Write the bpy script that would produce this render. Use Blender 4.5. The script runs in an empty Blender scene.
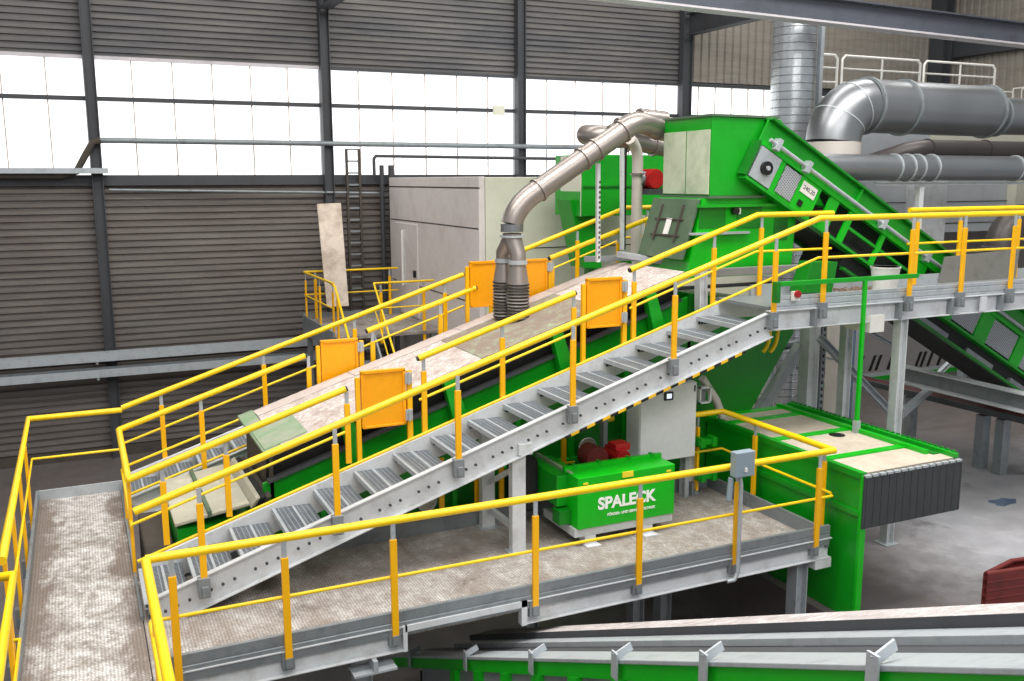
import bpy, bmesh, math, random
from mathutils import Vector, Matrix
random.seed(4)
H = 6.0                                    # eye height above the hall floor; coordinates below are relative to the eye
scene = bpy.context.scene
COL = scene.collection
PI = math.pi
rad = math.radians

# ------------------------------------------------------------------ camera
F = 941.0
YAW, PITCH, ROLL = rad(24.72), rad(9.69), rad(-0.2)
_f = Vector((math.sin(YAW) * math.cos(PITCH), math.cos(YAW) * math.cos(PITCH), -math.sin(PITCH)))
_r = Vector((math.cos(YAW), -math.sin(YAW), 0)); _u = _r.cross(_f)
CR = _r * math.cos(ROLL) + _u * math.sin(ROLL)
CU = -_r * math.sin(ROLL) + _u * math.cos(ROLL)
cam_d = bpy.data.cameras.new('camera'); cam = bpy.data.objects.new('camera', cam_d); COL.objects.link(cam)
cam_d.sensor_width = 36; cam_d.lens = F / 1024 * 36; cam_d.clip_start = 0.05; cam_d.clip_end = 200
mw = Matrix((CR, CU, -_f)).transposed().to_4x4(); mw.translation = Vector((0, 0, H)); cam.matrix_world = mw
scene.camera = cam

# survey helpers: turn a measured image point into a point on a plane of the hall
def ray(x, y): return CR * ((x - 512) / F) - CU * ((y - 340.5) / F) + _f
def aY(x, y, Y): r = ray(x, y); return r * (Y / r.y)
def aX(x, y, X): r = ray(x, y); return r * (X / r.x)
def aZ(x, y, Z): r = ray(x, y); return r * (Z / r.z)

# ------------------------------------------------------------------ materials
def lin(h):
    h = h.lstrip('#'); c = [int(h[i:i + 2], 16) / 255 for i in (0, 2, 4)]
    return tuple(v / 12.92 if v <= .04045 else ((v + .055) / 1.055) ** 2.4 for v in c) + (1,)
class NT:
    def __init__(s, name):
        s.m = bpy.data.materials.new(name); s.m.use_nodes = True
        s.t = s.m.node_tree; s.n = s.t.nodes; s.p = s.n['Principled BSDF']; s.co = s.n.new('ShaderNodeNewGeometry').outputs['Position']
    def link(s, a, b): s.t.links.new(a, b)
    def noise(s, scale, detail=4, rough=.6, vec=None, stretch=None):
        n = s.n.new('ShaderNodeTexNoise'); n.inputs['Scale'].default_value = scale; n.inputs['Detail'].default_value = detail; n.inputs['Roughness'].default_value = rough
        v = vec or s.co
        if stretch:
            mp = s.n.new('ShaderNodeMapping'); mp.inputs['Scale'].default_value = stretch; s.link(v, mp.inputs['Vector']); v = mp.outputs[0]
        s.link(v, n.inputs['Vector']); return n.outputs['Fac']
    def ramp(s, fac, a, b, ca=(0, 0, 0, 1), cb=(1, 1, 1, 1)):
        r = s.n.new('ShaderNodeValToRGB'); r.color_ramp.elements[0].position = a; r.color_ramp.elements[1].position = b
        r.color_ramp.elements[0].color = ca; r.color_ramp.elements[1].color = cb; s.link(fac, r.inputs[0]); return r.outputs[0]
    def mix(s, fac, a, b, mode='MIX'):
        m = s.n.new('ShaderNodeMix'); m.data_type = 'RGBA'; m.blend_type = mode
        for v, i in ((fac, 0), (a, 6), (b, 7)):
            if isinstance(v, (int, float)): m.inputs[i].default_value = v
            elif isinstance(v, tuple): m.inputs[i].default_value = v
            else: s.link(v, m.inputs[i])
        return m.outputs[2]
    def math(s, op, a, b=0):
        m = s.n.new('ShaderNodeMath'); m.operation = op
        for v, i in ((a, 0), (b, 1)):
            if isinstance(v, (int, float)): m.inputs[i].default_value = v
            else: s.link(v, m.inputs[i])
        return m.outputs[0]
    def xyz(s):
        q = s.n.new('ShaderNodeSeparateXYZ'); s.link(s.co, q.inputs[0]); return q.outputs
    def bump(s, h, k=.3, d=.01):
        b = s.n.new('ShaderNodeBump'); b.inputs['Strength'].default_value = k; b.inputs['Distance'].default_value = d
        s.link(h, b.inputs['Height']); s.link(b.outputs[0], s.p.inputs['Normal'])
    def out(s, col, rough=.5, metal=0.):
        if isinstance(col, tuple): s.p.inputs['Base Color'].default_value = col
        else: s.link(col, s.p.inputs['Base Color'])
        if isinstance(rough, (int, float)): s.p.inputs['Roughness'].default_value = rough
        else: s.link(rough, s.p.inputs['Roughness'])
        s.p.inputs['Metallic'].default_value = metal
        return s.m
def paint(name, c, dirt=None, amt=.35, rough=.4, metal=0., scale=3., lo=.5, hi=.75, streak=None):
    t = NT(name); n = t.noise(scale, 6, .65, stretch=streak); f = t.ramp(n, lo, hi)
    base = t.mix(t.noise(scale * 5, 3), tuple(v * .9 for v in lin(c)[:3]) + (1,), tuple(min(1, v * 1.08) for v in lin(c)[:3]) + (1,))
    col = t.mix(t.math('MULTIPLY', f, amt), base, lin(dirt)) if dirt else base
    return t.out(col, rough, metal)
M = {}
M['yellow'] = paint('yellow_paint', 'ffcf0a', 'd8a41c', .4, .32)
M['yellow_post'] = paint('yellow_post_paint', 'ffb803', 'e09c0c', .3, .36)
M['orange'] = paint('orange_gate_paint', 'f9a602', 'e09a10', .3, .35)
M['green'] = paint('green_paint', '0a9c1a', '077414', .5, .36, scale=1.2)
M['green_bright'] = paint('bright_green_paint', '08b414', '0a9c14', .4, .34, scale=1.5)
M['green_deep'] = paint('deep_green_paint', '077c14', '084c10', .6, .42, scale=2)
M['green_dust'] = paint('dusty_green_paint', '7d9a76', 'a5a694', .8, .7, scale=3, lo=.4, hi=.65)
M['green_dark'] = paint('dark_dusty_green_paint', '50664e', '6c7a64', .6, .7)
M['galv'] = paint('galvanised_steel', 'b4babe', '7f868a', .5, .42, .25, scale=6)
M['galv_dark'] = paint('weathered_galvanised_steel', '8b9194', '5d6265', .6, .5, .35, scale=5)
M['white_steel'] = paint('pale_grey_steel', 'd2d5d7', '9c9893', .55, .45, .05, scale=4)
M['cabinet'] = paint('light_grey_enamel', 'dfe1e2', 'cfd0d0', .4, .4)
M['black_rubber'] = paint('black_rubber', '1c1d1e', '3c3936', .5, .75)
M['vent_grey'] = paint('shade_darkened_panel', '8f8c8a', '6f6b68', .6, .65, scale=1)  # panel grey darkened so the colour carries the shade under the upper deck
M['black'] = paint('black_plastic', '101010', None, 0, .4)
M['dark_steel'] = paint('dark_grey_steel', '44464a', '34302e', .5, .6, .1, scale=1.5)
M['grime'] = paint('grimy_brown_steel', '4a433c', '2e2a27', .7, .8)
M['room_pink'] = paint('dusty_panel', 'ded6d2', 'bdb2ae', .5, .7, scale=1.5)
M['room_cream'] = paint('cream_panel', 'd9d8c6', 'c4c4b0', .5, .6, scale=1)
M['room_grey'] = paint('grey_panel', 'b9bec2', '9fa4a8', .5, .55, scale=1)
M['red'] = paint('red_motor_paint', 'b0161e', '5c1214', .7, .4, scale=10)
M['dark_red'] = paint('dark_red_paint', '6a201c', '2c1614', .7, .6)
M['white_plastic'] = paint('white_plastic', 'e8e6e0', 'd4d0c8', .5, .4)
M['blue_grey'] = paint('blue_grey_plastic', '6d83a0', '52637a', .5, .5)
M['grey_box'] = paint('grey_enclosure_plastic', '8b9ba4', '7a878e', .4, .45)
M['board'] = paint('pale_dusty_board', 'd2c4b6', '9a8878', .7, .85, scale=2.2, lo=.42, hi=.62)
M['label'] = paint('label_yellow', 'f0d830', None, 0, .5)
M['white_ink'] = paint('white_lettering', 'f4f6f2', None, 0, .5)
M['grey_ink'] = paint('grey_lettering', '55505a', None, 0, .5)
M['beam_blue'] = paint('grey_girder_paint', '50545d', '3a3c42', .6, .55)
M['flange'] = paint('pale_flange_paint', 'c9c4c8', 'a09aa0', .5, .5)
M['window_bar'] = paint('window_bar_paint', 'c9bdb6', 'a89488', .6, .6)
M['panel_dust'] = paint('dust_coated_green_panel', 'c3ccb2', '8fa482', .8, .55, scale=2.5, lo=.45, hi=.75)
M['canvas'] = paint('worn_sheet_metal', '8c8a84', '6d6a64', .7, .5, .3, scale=5)

def duct(name, c, rough=.32, metal=.75):
    t = NT(name); n = t.noise(.9, 3, .5); col = t.mix(t.ramp(n, .3, .75), lin(c), tuple(v * .82 for v in lin(c)[:3]) + (1,))
    r = t.math('ADD', t.math('MULTIPLY', t.noise(2, 2), .1), rough - .05); return t.out(col, r, metal)
M['duct'] = duct('steel_duct', 'a39a94', .36, .7); M['duct_bright'] = duct('bright_steel_duct', '9a9da0', .36, .85); M['duct_dark'] = duct('dark_duct', '5a5554', .45, .5)
M['duct_pale'] = duct('pale_duct', 'd0c8c0', .5, .2)

def spiral():
    t = NT('spiral_seam_duct'); z = t.xyz()[2]; w = t.math('FRACT', t.math('MULTIPLY', z, 6.5)); l = t.math('LESS_THAN', w, .14)
    n = t.noise(3, 5); c = t.mix(n, lin('a8aeb4'), lin('e0e4e6')); t.bump(l, .6, .02)
    return t.out(t.mix(t.math('MULTIPLY', l, .6), c, lin('5a5650')), .25, .8)
M['spiral'] = spiral()

def deck(worn):
    t = NT('worn_tread_plate' if worn else 'dusty_tread_plate'); v = t.n.new('ShaderNodeTexVoronoi'); v.inputs['Scale'].default_value = 34; v.inputs['Randomness'].default_value = .25; t.link(t.co, v.inputs['Vector'])
    dots = t.ramp(v.outputs['Distance'], .25, .5)
    fine = t.ramp(t.noise(7, 7, .8), .40, .6); n = t.noise(1.6, 7, .72, stretch=(1.5, .7, 1))
    if worn:                                         # foot traffic has polished the middle of the walkway
        off = t.math('ABSOLUTE', t.math('ADD', t.xyz()[0], .15)); m = t.math('SUBTRACT', t.math('ADD', n, .12), t.math('MULTIPLY', off, .55)); big = t.ramp(m, .36, .5)
        base = t.mix(t.noise(2.2, 6, .7), lin('7a6d64'), lin('9a8e84'))
    else:
        big = t.ramp(n, .36, .6); base = t.mix(t.noise(2.2, 6, .7), lin('85786e'), lin('aca196'))
    white = t.mix(fine, lin('a59d95'), lin('f2f0ee') if worn else lin('d8d4d0'))
    c = t.mix(t.math('MULTIPLY', big, .95), base, white)
    c = t.mix(t.math('MULTIPLY', dots, .5), c, lin('544b44'))
    c = t.mix(t.math('MULTIPLY', t.ramp(t.noise(.8, 6, .75), .57, .67), .7), c, lin('5a4f46'))
    t.bump(t.math('SUBTRACT', 1, dots), .5, .006); return t.out(c, .8)
M['deck'] = deck(False); M['deck_worn'] = deck(True)

def cover(name, c1, c2, c3, lo=.45, hi=.62):
    t = NT(name); n = t.ramp(t.noise(4, 8, .8), lo, hi); f = t.ramp(t.noise(26, 4, .8, stretch=(.5, 1.4, 1)), .47, .58)
    c = t.mix(n, lin(c1), lin(c2)); c = t.mix(t.math('MULTIPLY', t.math('MULTIPLY', f, n), .75), c, lin(c3)); t.bump(f, .3, .01)
    return t.out(c, .9)
M['cover_dusty'] = cover('dusty_cover', 'a8968e', 'bdaea6', 'f4eeea', .38, .56)
M['cover_smooth'] = cover('smooth_dusty_cover', 'c4b4ac', 'cfc2ba', 'd8ccc6')
M['cover_brown'] = cover('brown_scuffed_cover', '8c7c70', '988a7e', '9cc896', .46, .62)
M['cover_cream'] = cover('cream_dusty_plate', 'b4b09e', 'c0bca8', 'd8d4c4', .5, .7)
M['box_top'] = cover('beige_dusty_top', 'b9ad9c', 'c8bcaa', 'd6ccbc', .4, .7)
M['belt'] = cover('dusty_belt', 'a39a98', 'b2aaa8', 'eae6e6', .4, .6)
M['gravel'] = cover('bark_debris', '5a463a', '8a7464', 'b8a898', .3, .7)

def grating():
    t = NT('steel_grating'); x, y, z = t.xyz()[0:3]
    a = t.math('LESS_THAN', t.math('FRACT', t.math('MULTIPLY', y, 1 / .034)), .42)
    b = t.math('LESS_THAN', t.math('FRACT', t.math('MULTIPLY', x, 1 / .05)), .2)
    m = t.math('MAXIMUM', a, b); c = t.mix(m, lin('24272c'), t.mix(t.noise(5, 4), lin('737b82'), lin('a4acb2'))); t.bump(m, .8, .01)
    return t.out(c, .5, .2)
M['grating'] = grating()

def ribbed(name, c1, c2, c3):
    t = NT(name); n = t.noise(.55, 7, .7, stretch=(.5, 1, 2.2)); n2 = t.noise(2.2, 6, .7, stretch=(.25, .25, 3))
    c = t.mix(t.ramp(n, .35, .65), lin(c1), lin(c2)); c = t.mix(t.math('MULTIPLY', t.ramp(n2, .45, .75), .6), c, lin(c3)); return t.out(c, .7, .1)
M['clad_up'] = ribbed('upper_cladding', '6f6c69', '5c5c60', '8a8680')
M['clad_low'] = ribbed('dirty_lower_cladding', '75706c', '625a56', '8c857f')
M['clad_v'] = ribbed('vertical_cladding', '9a948a', '8c867c', '6f6860')

def floor_mat():
    t = NT('concrete_floor'); n = t.noise(.35, 8, .7); n2 = t.noise(3, 7, .7); X_, Y_, Z_ = t.xyz()[0:3]
    c = t.mix(t.ramp(n, .35, .65), lin('aeaeb4'), lin('8f8c8c')); c = t.mix(t.math('MULTIPLY', t.ramp(n2, .45, .7), .4), c, lin('c2c0c2'))
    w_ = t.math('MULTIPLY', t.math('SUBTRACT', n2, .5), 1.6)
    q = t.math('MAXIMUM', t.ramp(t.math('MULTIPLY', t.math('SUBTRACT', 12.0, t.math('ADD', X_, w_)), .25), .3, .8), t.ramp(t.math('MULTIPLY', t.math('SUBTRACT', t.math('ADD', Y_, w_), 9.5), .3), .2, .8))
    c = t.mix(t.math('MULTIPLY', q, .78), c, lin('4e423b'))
    c = t.mix(t.math('MULTIPLY', t.ramp(t.noise(.9, 5, .65), .57, .66), .55), c, lin('55504d')); return t.out(c, t.ramp(n2, .3, .8, (.35, .35, .35, 1), (.7, .7, .7, 1)))
M['floor'] = floor_mat()

def window_mat():
    t = NT('daylit_translucent_sheet'); z = t.xyz()[2]; n = t.noise(6, 4, .7, stretch=(3, 1, .25))
    e = t.mix(t.math('MULTIPLY', t.ramp(n, .58, .8), .25), (1, 1, 1, 1), lin('d8c8bc'))
    t.p.inputs['Emission Strength'].default_value = 1.25; t.link(e, t.p.inputs['Emission Color']); return t.out((.8, .8, .8, 1), .5)
M['window'] = window_mat()
def emit(name, c, s):
    t = NT(name); t.p.inputs['Emission Color'].default_value = lin(c); t.p.inputs['Emission Strength'].default_value = s; return t.out(lin(c), .4)
M['tube'] = emit('lit_tube', 'fff6f0', 1.6); M['screen'] = emit('lit_screen', 'dfe8ff', .9)
def hazard():
    t = NT('hazard_stripes'); s = t.math('LESS_THAN', t.math('FRACT', t.math('MULTIPLY', t.xyz()[0], 5.0)), .5)
    return t.out(t.mix(s, lin('1a1a1a'), lin('f0c020')), .5)
M['hazard'] = hazard()
def mesh_guard():
    t = NT('mesh_guard'); x, y, z = t.xyz()[0:3]
    a = t.math('LESS_THAN', t.math('FRACT', t.math('MULTIPLY', t.math('ADD', x, z), 22)), .4); b = t.math('LESS_THAN', t.math('FRACT', t.math('MULTIPLY', t.math('SUBTRACT', x, z), 22)), .4)
    return t.out(t.mix(t.math('MAXIMUM', a, b), lin('6d7078'), lin('b4b8bc')), .45, .3)
M['mesh'] = mesh_guard()
def hose():
    t = NT('ribbed_hose'); w = t.math('FRACT', t.math('MULTIPLY', t.xyz()[2], 24)); l = t.math('LESS_THAN', w, .4)
    t.bump(l, .8, .02); return t.out(t.mix(l, lin('2e2a28'), lin('8a8480')), .5, .2)
M['hose'] = hose()
def curtain():
    t = NT('rubber_strip_curtain'); w = t.math('LESS_THAN', t.math('FRACT', t.math('MULTIPLY', t.xyz()[0], 9)), .08)
    c = t.mix(t.noise(8, 6, .7, stretch=(1, 1, .3)), lin('2b2f30'), lin('45494a')); t.bump(t.math('SUBTRACT', 1, w), .4, .01); return t.out(t.mix(w, c, lin('141616')), .65)
M['curtain'] = curtain()

# ------------------------------------------------------------------ mesh builder
WORLD = {}
class B:
    def __init__(s): s.bm = bmesh.new()
    def face(s, vs, smooth=False):
        try: f = s.bm.faces.new(vs); f.smooth = smooth
        except ValueError: pass
    def v(s, p): return s.bm.verts.new((p[0], p[1], p[2]))
    def hexa(s, p):                                  # eight corners: bottom loop then top loop
        v = [s.v(q) for q in p]
        for i in ((3, 2, 1, 0), (4, 5, 6, 7), (0, 1, 5, 4), (1, 2, 6, 5), (2, 3, 7, 6), (3, 0, 4, 7)): s.face([v[k] for k in i])
        return s
    def box(s, x0, x1, y0, y1, z0, z1):
        return s.hexa([(x0, y0, z0), (x1, y0, z0), (x1, y1, z0), (x0, y1, z0), (x0, y0, z1), (x1, y0, z1), (x1, y1, z1), (x0, y1, z1)])
    def prism(s, pts, vec):
        a = [s.v(p) for p in pts]; b = [s.v(Vector(p) + Vector(vec)) for p in pts]; n = len(pts)
        s.face(a[::-1]); s.face(b)
        for i in range(n): s.face([a[i], a[(i + 1) % n], b[(i + 1) % n], b[i]])
        return s
    def frame(s, p, q, up=(0, 0, 1)):
        d = (Vector(q) - Vector(p)).normalized(); u = Vector(up)
        if abs(d.dot(u)) > .98: u = Vector((0, 1, 0))
        r = d.cross(u).normalized(); return d, r, r.cross(d)
    def bar(s, p, q, w, h, up=(0, 0, 1)):            # w sideways, h along up
        p, q = Vector(p), Vector(q); d, r, u = s.frame(p, q, up); c = [(-w / 2, -h / 2), (w / 2, -h / 2), (w / 2, h / 2), (-w / 2, h / 2)]
        return s.prism([p + r * a + u * b for a, b in c], q - p)
    def prof(s, p, q, pts, up=(0, 0, 1)):
        p, q = Vector(p), Vector(q); d, r, u = s.frame(p, q, up); return s.prism([p + r * a + u * b for a, b in pts], q - p)
    def ibeam(s, p, q, w, h, t=.012, up=(0, 0, 1)):
        a, b, c = w / 2, h / 2, t / 2
        return s.prof(p, q, [(-a, -b), (a, -b), (a, -b + t), (c, -b + t), (c, b - t), (a, b - t), (a, b), (-a, b), (-a, b - t), (-c, b - t), (-c, -b + t), (-a, -b + t)], up)
    def chan(s, p, q, w, h, t=.01, up=(0, 0, 1), flip=False):   # a channel, web at -w/2
        k = -1 if flip else 1; a, b = w / 2 * k, h / 2; T = t * k
        pts = [(-a, -b), (a, -b), (a, -b + t), (-a + T, -b + t), (-a + T, b - t), (a, b - t), (a, b), (-a, b)]
        return s.prof(p, q, pts if k > 0 else pts[::-1], up)
    def tube(s, pts, r, n=12, caps=True):
        pts = [Vector(p) for p in pts]; rs = r if isinstance(r, (list, tuple)) else [r] * len(pts)
        dirs = [(pts[min(i + 1, len(pts) - 1)] - pts[max(i - 1, 0)]) for i in range(len(pts))]
        d0 = (pts[1] - pts[0]).normalized(); u = Vector((0, 0, 1)) if abs(d0.z) < .9 else Vector((1, 0, 0))
        rings = []; prev = None
        for i, p in enumerate(pts):
            if 0 < i < len(pts) - 1:
                a = (pts[i] - pts[i - 1]).normalized(); b = (pts[i + 1] - pts[i]).normalized(); t = (a + b).normalized(); k = 1 / max(.5, t.dot(a))
            else: t = dirs[i].normalized(); k = 1; a = t
            if prev is None: nrm = (u - t * u.dot(t)).normalized()
            else:
                nrm = (prev - t * prev.dot(t)).normalized()
            prev = nrm; bn = t.cross(nrm); rings.append([(p + (nrm * math.cos(2 * PI * j / n) + bn * math.sin(2 * PI * j / n)) * rs[i]) for j in range(n)])
        vs = [[s.v(q) for q in R_] for R_ in rings]
        for i in range(len(vs) - 1):
            for j in range(n): s.face([vs[i][j], vs[i][(j + 1) % n], vs[i + 1][(j + 1) % n], vs[i + 1][j]], True)
        if caps:
            s.face([s.v(q) for q in rings[0]][::-1]); s.face([s.v(q) for q in rings[-1]])
        return s
    def cyl(s, p, q, r, n=16, r2=None): return s.tube([p, q], [r, r if r2 is None else r2], n)
    def ring(s, p, axis, r, w=.02, t=.02, n=24):     # a flange ring: short collar around a pipe
        a = Vector(axis).normalized(); return s.tube([Vector(p) - a * w / 2, Vector(p) + a * w / 2], r + t, n)
    def build(s, name, mat, parent=None, bevel=0, label=None, cat=None, group=None, kind=None):
        bmesh.ops.recalc_face_normals(s.bm, faces=s.bm.faces)
        me = bpy.data.meshes.new(name)
        if parent is not None: org = WORLD[parent.name]
        else:
            xs = [v.co.x for v in s.bm.verts]; ys = [v.co.y for v in s.bm.verts]; zs = [v.co.z for v in s.bm.verts]
            org = Vector(((min(xs) + max(xs)) / 2, (min(ys) + max(ys)) / 2, min(zs)))
        for v in s.bm.verts: v.co -= org
        s.bm.to_mesh(me); s.bm.free()
        me.materials.append(M[mat] if isinstance(mat, str) else mat)
        o = bpy.data.objects.new(name, me); COL.objects.link(o)
        if parent is not None: o.parent = parent
        else: o.location = org + Vector((0, 0, H))
        WORLD[o.name] = org
        if bevel:
            m = o.modifiers.new('bevel', 'BEVEL'); m.width = bevel; m.segments = 2; m.limit_method = 'ANGLE'; m.angle_limit = rad(40)
        tag(o, label, cat, group, kind); return o
def tag(o, label=None, cat=None, group=None, kind=None):
    for k, v in (('label', label), ('category', cat), ('group', group), ('kind', kind)):
        if v: o[k] = v
    return o
def thing(name, label, cat, loc, group=None):
    o = bpy.data.objects.new(name, None); COL.objects.link(o); o.location = Vector(loc) + Vector((0, 0, H)); o.empty_display_size = .1
    WORLD[o.name] = Vector(loc); return tag(o, label, cat, group)
def copy_tree(o, parent=None, move=None, label=None):
    c = o.copy(); COL.objects.link(c); c.parent = parent
    if move: c.location = c.location + Vector(move)
    if label: c['label'] = label
    WORLD[c.name] = WORLD[o.name] + (Vector(move) if move else Vector())
    for ch in list(o.children): copy_tree(ch, c)
    return c
def struct(name, b, mat, bevel=0, parent=None): return b.build(name, mat, parent, bevel, kind=None if parent else 'structure')

# ------------------------------------------------------------------ the hall
WY = 22.0; XC = [-4.43, .49, 5.40, 10.31, 15.23]; XR = 25.07; ZF = -6.0
ZG = aY(886, 543, 9.0).z                 # the right-hand floor slab lies higher than the left side of the hall
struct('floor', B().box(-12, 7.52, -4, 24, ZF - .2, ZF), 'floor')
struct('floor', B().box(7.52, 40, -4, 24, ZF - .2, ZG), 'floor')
def clad(x0, x1, z0, z1, pitch=.19, dep=.05, vert=False, y=WY):
    b = B(); L = (x1 - x0) if vert else (z1 - z0); n = max(2, int(L / pitch)); p = L / n; prof = []
    for i in range(n):
        o = i * p; prof += [(o, 0), (o + p * .55, 0), (o + p * .66, dep), (o + p * .9, dep)]
    prof.append((L, 0))
    for i in range(len(prof) - 1):
        (a, d0), (c, d1) = prof[i], prof[i + 1]
        if vert: q = [(x0 + a, y + d0, z0), (x0 + c, y + d1, z0), (x0 + c, y + d1, z1), (x0 + a, y + d0, z1)]
        else: q = [(x0, y + d0, z0 + a), (x1, y + d0, z0 + a), (x1, y + d1, z0 + c), (x0, y + d1, z0 + c)]
        b.face([b.v(k) for k in q])
    return b
struct('wall_back', B().box(-12, XR + .3, WY + .12, WY + .3, ZF, .0).box(-12, XR + .3, WY + .12, WY + .3, 2.6, 8.5).box(18.6, XR + .3, WY + .12, WY + .3, 0, 2.6), 'dark_steel')
struct('wall_back_lower', clad(-12, 15.23, ZF + .1, .05, .145, .05), 'clad_low')
struct('wall_back_upper', clad(-12, 15.23, 2.52, 8.2, .135, .05), 'clad_up')
struct('wall_back_right', clad(15.35, XR, 2.62, 8.2, .26, .06, True), 'clad_v')
struct('wall_back_plinth', B().box(-12, 15.23, WY - .06, WY + .1, ZF, ZF + .22), 'grime')
b = B()
n = 46
for i in range(n):
    y0 = 10 + i * .26
    for (u0, d0, u1, d1) in ((0, 0, .14, 0), (.14, 0, .17, .06), (.17, .06, .23, .06), (.23, .06, .26, 0)):
        b.face([b.v(q) for q in ((XR + d0, y0 + u0, ZF), (XR + d1, y0 + u1, ZF), (XR + d1, y0 + u1, 8.2), (XR + d0, y0 + u0, 8.2))])
struct('wall_right', b, 'clad_v')
struct('ceiling', B().box(-12, XR + .3, 11, WY + .3, 8.4, 8.6), 'clad_up')
wi = 0
for k in range(5):
    x0 = XC[k]; x1 = XC[k + 1] if k < 4 else 18.6
    wi += 1
    w = struct(f'window_{wi}', B().box(x0 + .12, x1 - .12, WY + .03, WY + .05, .1, 2.5), 'window')
    nb = 6; st = (x1 - x0) / nb
    for j in range(1, nb):
        struct('window_bar', B().box(x0 + j * st - .014, x0 + j * st + .014, WY + .005, WY + .028, .1, 2.5), 'window_bar', parent=w)
    struct('window_rail', B().bar((x0, WY - .01, 1.70), (x1, WY - .01, 1.70), .06, .09), 'dark_steel', parent=w)
    struct('window_sill', B().bar((x0, WY - .02, .02 if k < 4 else .05), (x1, WY - .02, .02), .16, .22), 'dark_steel', parent=w)
    struct('window_head', B().bar((x0, WY - .01, 2.53), (x1, WY - .01, 2.53), .1, .07), 'flange' if k < 2 else 'dark_steel', parent=w)
labs = ['dark steel wall column far left of the window band', 'dark steel wall column behind the leaning pale board', 'dark steel wall column above the grey plant room', 'dark steel wall column behind the green hopper top']
for x, l in zip(XC[1:], labs):
    B().ibeam((x, WY - .16, ZF), (x, WY - .16, 8.3), .22, .22 if x < 12 else .3, .02, (1, 0, 0)).build('steel_column', 'dark_steel', bevel=.004, label=l, cat='column', group='steel columns along the back wall')
B().ibeam((24.5, WY - .3, ZF), (24.5, WY - .3, 8.3), .5, .4, .03, (1, 0, 0)).build('corner_column', 'dark_steel', label='dark corner column where the two corrugated walls meet', cat='column')
for x, l in ((5.40, 'dark roof girder running forward from the column behind the leaning board'), (15.23, 'dark roof girder running forward from the column behind the hopper')):
    B().ibeam((x, WY - .3, 4.05), (x, 11.2, 4.05), .3, .55, .025).build('roof_girder', 'dark_steel', label=l, cat='girder', group='roof girders')
g = thing('crane_girder', 'long grey painted girder with pale lower flange crossing the top right corner', 'girder', (13, 13.5, 2.2))
p0, p1 = aY(600, -2, 13.5), aY(1030, 46.5, 13.5)
dd = (p1 - p0).normalized(); a0 = p0 - dd * 8; a1 = p1 + dd * 4
B().bar(a0 + Vector((0, 0, .22)), a1 + Vector((0, 0, .22)), .03, .38).bar(a0 + Vector((0, 0, .41)), a1 + Vector((0, 0, .41)), .3, .03).build('web', 'beam_blue', g)
B().bar(a0, a1, .32, .035).build('lower_flange', 'flange', g)
B().bar((XR - .12, 10, 3.95), (XR - .12, WY, 3.95), .25, .62).build('wall_girder', 'dark_steel', label='dark girder running along the right corrugated wall', cat='girder')

# wall services
for i, z in enumerate((-3.66, -4.0)):
    t = thing('cable_tray', ['upper of two long grey cable trays low on the dark wall', 'lower of two long grey cable trays low on the dark wall'][i], 'cable tray', (0, WY - .25, z - .1), 'cable trays on the dark wall')
    B().box(-9, 4.9, WY - .62, WY - .32, z - .1, z - .09).box(-9, 4.9, WY - .63, WY - .615, z - .1, z + .07).box(-9, 4.9, WY - .32, WY - .305, z - .1, z + .07).build('tray', 'galv', t)
    for x in (-3, .2, 3.6): B().bar((x, WY - .64, z - .13), (x, WY - .02, z - .13), .05, .05).build('tray_bracket', 'galv_dark', t)
B().tube([(.55, WY - .25, .84), (12.6, WY - .25, .82)], .06).build('conduit', 'galv_dark', label='long grey conduit pipe running across the window band', cat='pipe')
B().tube([(-6, WY - .3, .12), (-.2, WY - .3, .12), (.1, WY - .3, .2), (.3, WY - .3, .55), (.45, WY - .3, .8), (.6, WY - .3, .84)], .07).build('bent_conduit', 'grime', label='conduit bending upward beside the leftmost column', cat='pipe')
t = thing('wall_tray', 'short grey tray along the window sill left of the leftmost column', 'cable tray', (-3, WY - .3, .1))
B().box(-8, .7, WY - .45, WY - .12, .16, .19).build('tray', 'galv', t); B().box(-8, .7, WY - .46, WY - .44, .16, .27).build('side_rail', 'galv', t)
B().tube([(.7, WY - .2, -.18), (6.7, WY - .2, -.3)], .03).build('conduit', 'galv_dark', label='thin dark conduit just below the window sill', cat='pipe')
t = thing('cable_ladder', 'tall rust-brown cable ladder standing against the dark wall', 'ladder', (6.0, WY - .2, -4))
for x in (5.82, 6.12): B().box(x - .025, x + .025, WY - .25, WY - .17, -4.2, .72).build('side_rail', 'grime', t)
for i in range(18): B().box(5.84, 6.1, WY - .23, WY - .2, -3.9 + i * .27, -3.86 + i * .27).build('rung', 'galv_dark', t)
for x, r, l in ((6.75, .07, 'vertical dark pipe beside the grey plant room, left one'), (6.98, .09, 'vertical dark pipe tight against the grey plant room')):
    X = x - .12
    B().tube([(X, WY - .3, ZF), (X, WY - .3, .35)], r * .8).build('vertical_pipe', 'dark_steel', label=l, cat='pipe')
B().tube([(6.45, WY - .3, .1), (6.45, WY - .3, .5), (6.5, WY - .3, .56), (12, WY - .3, .52)], .04).build('conduit', 'dark_steel', label='dark conduit with a bend above the grey plant room roof', cat='pipe')
p = aY(500, 110, WY - .1)
B().box(p.x - .18, p.x + .1, WY - .16, WY - .06, p.z - .12, p.z + .1).build('wall_box', 'room_cream', label='small cream box on the windows beside the middle column', cat='box')

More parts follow.
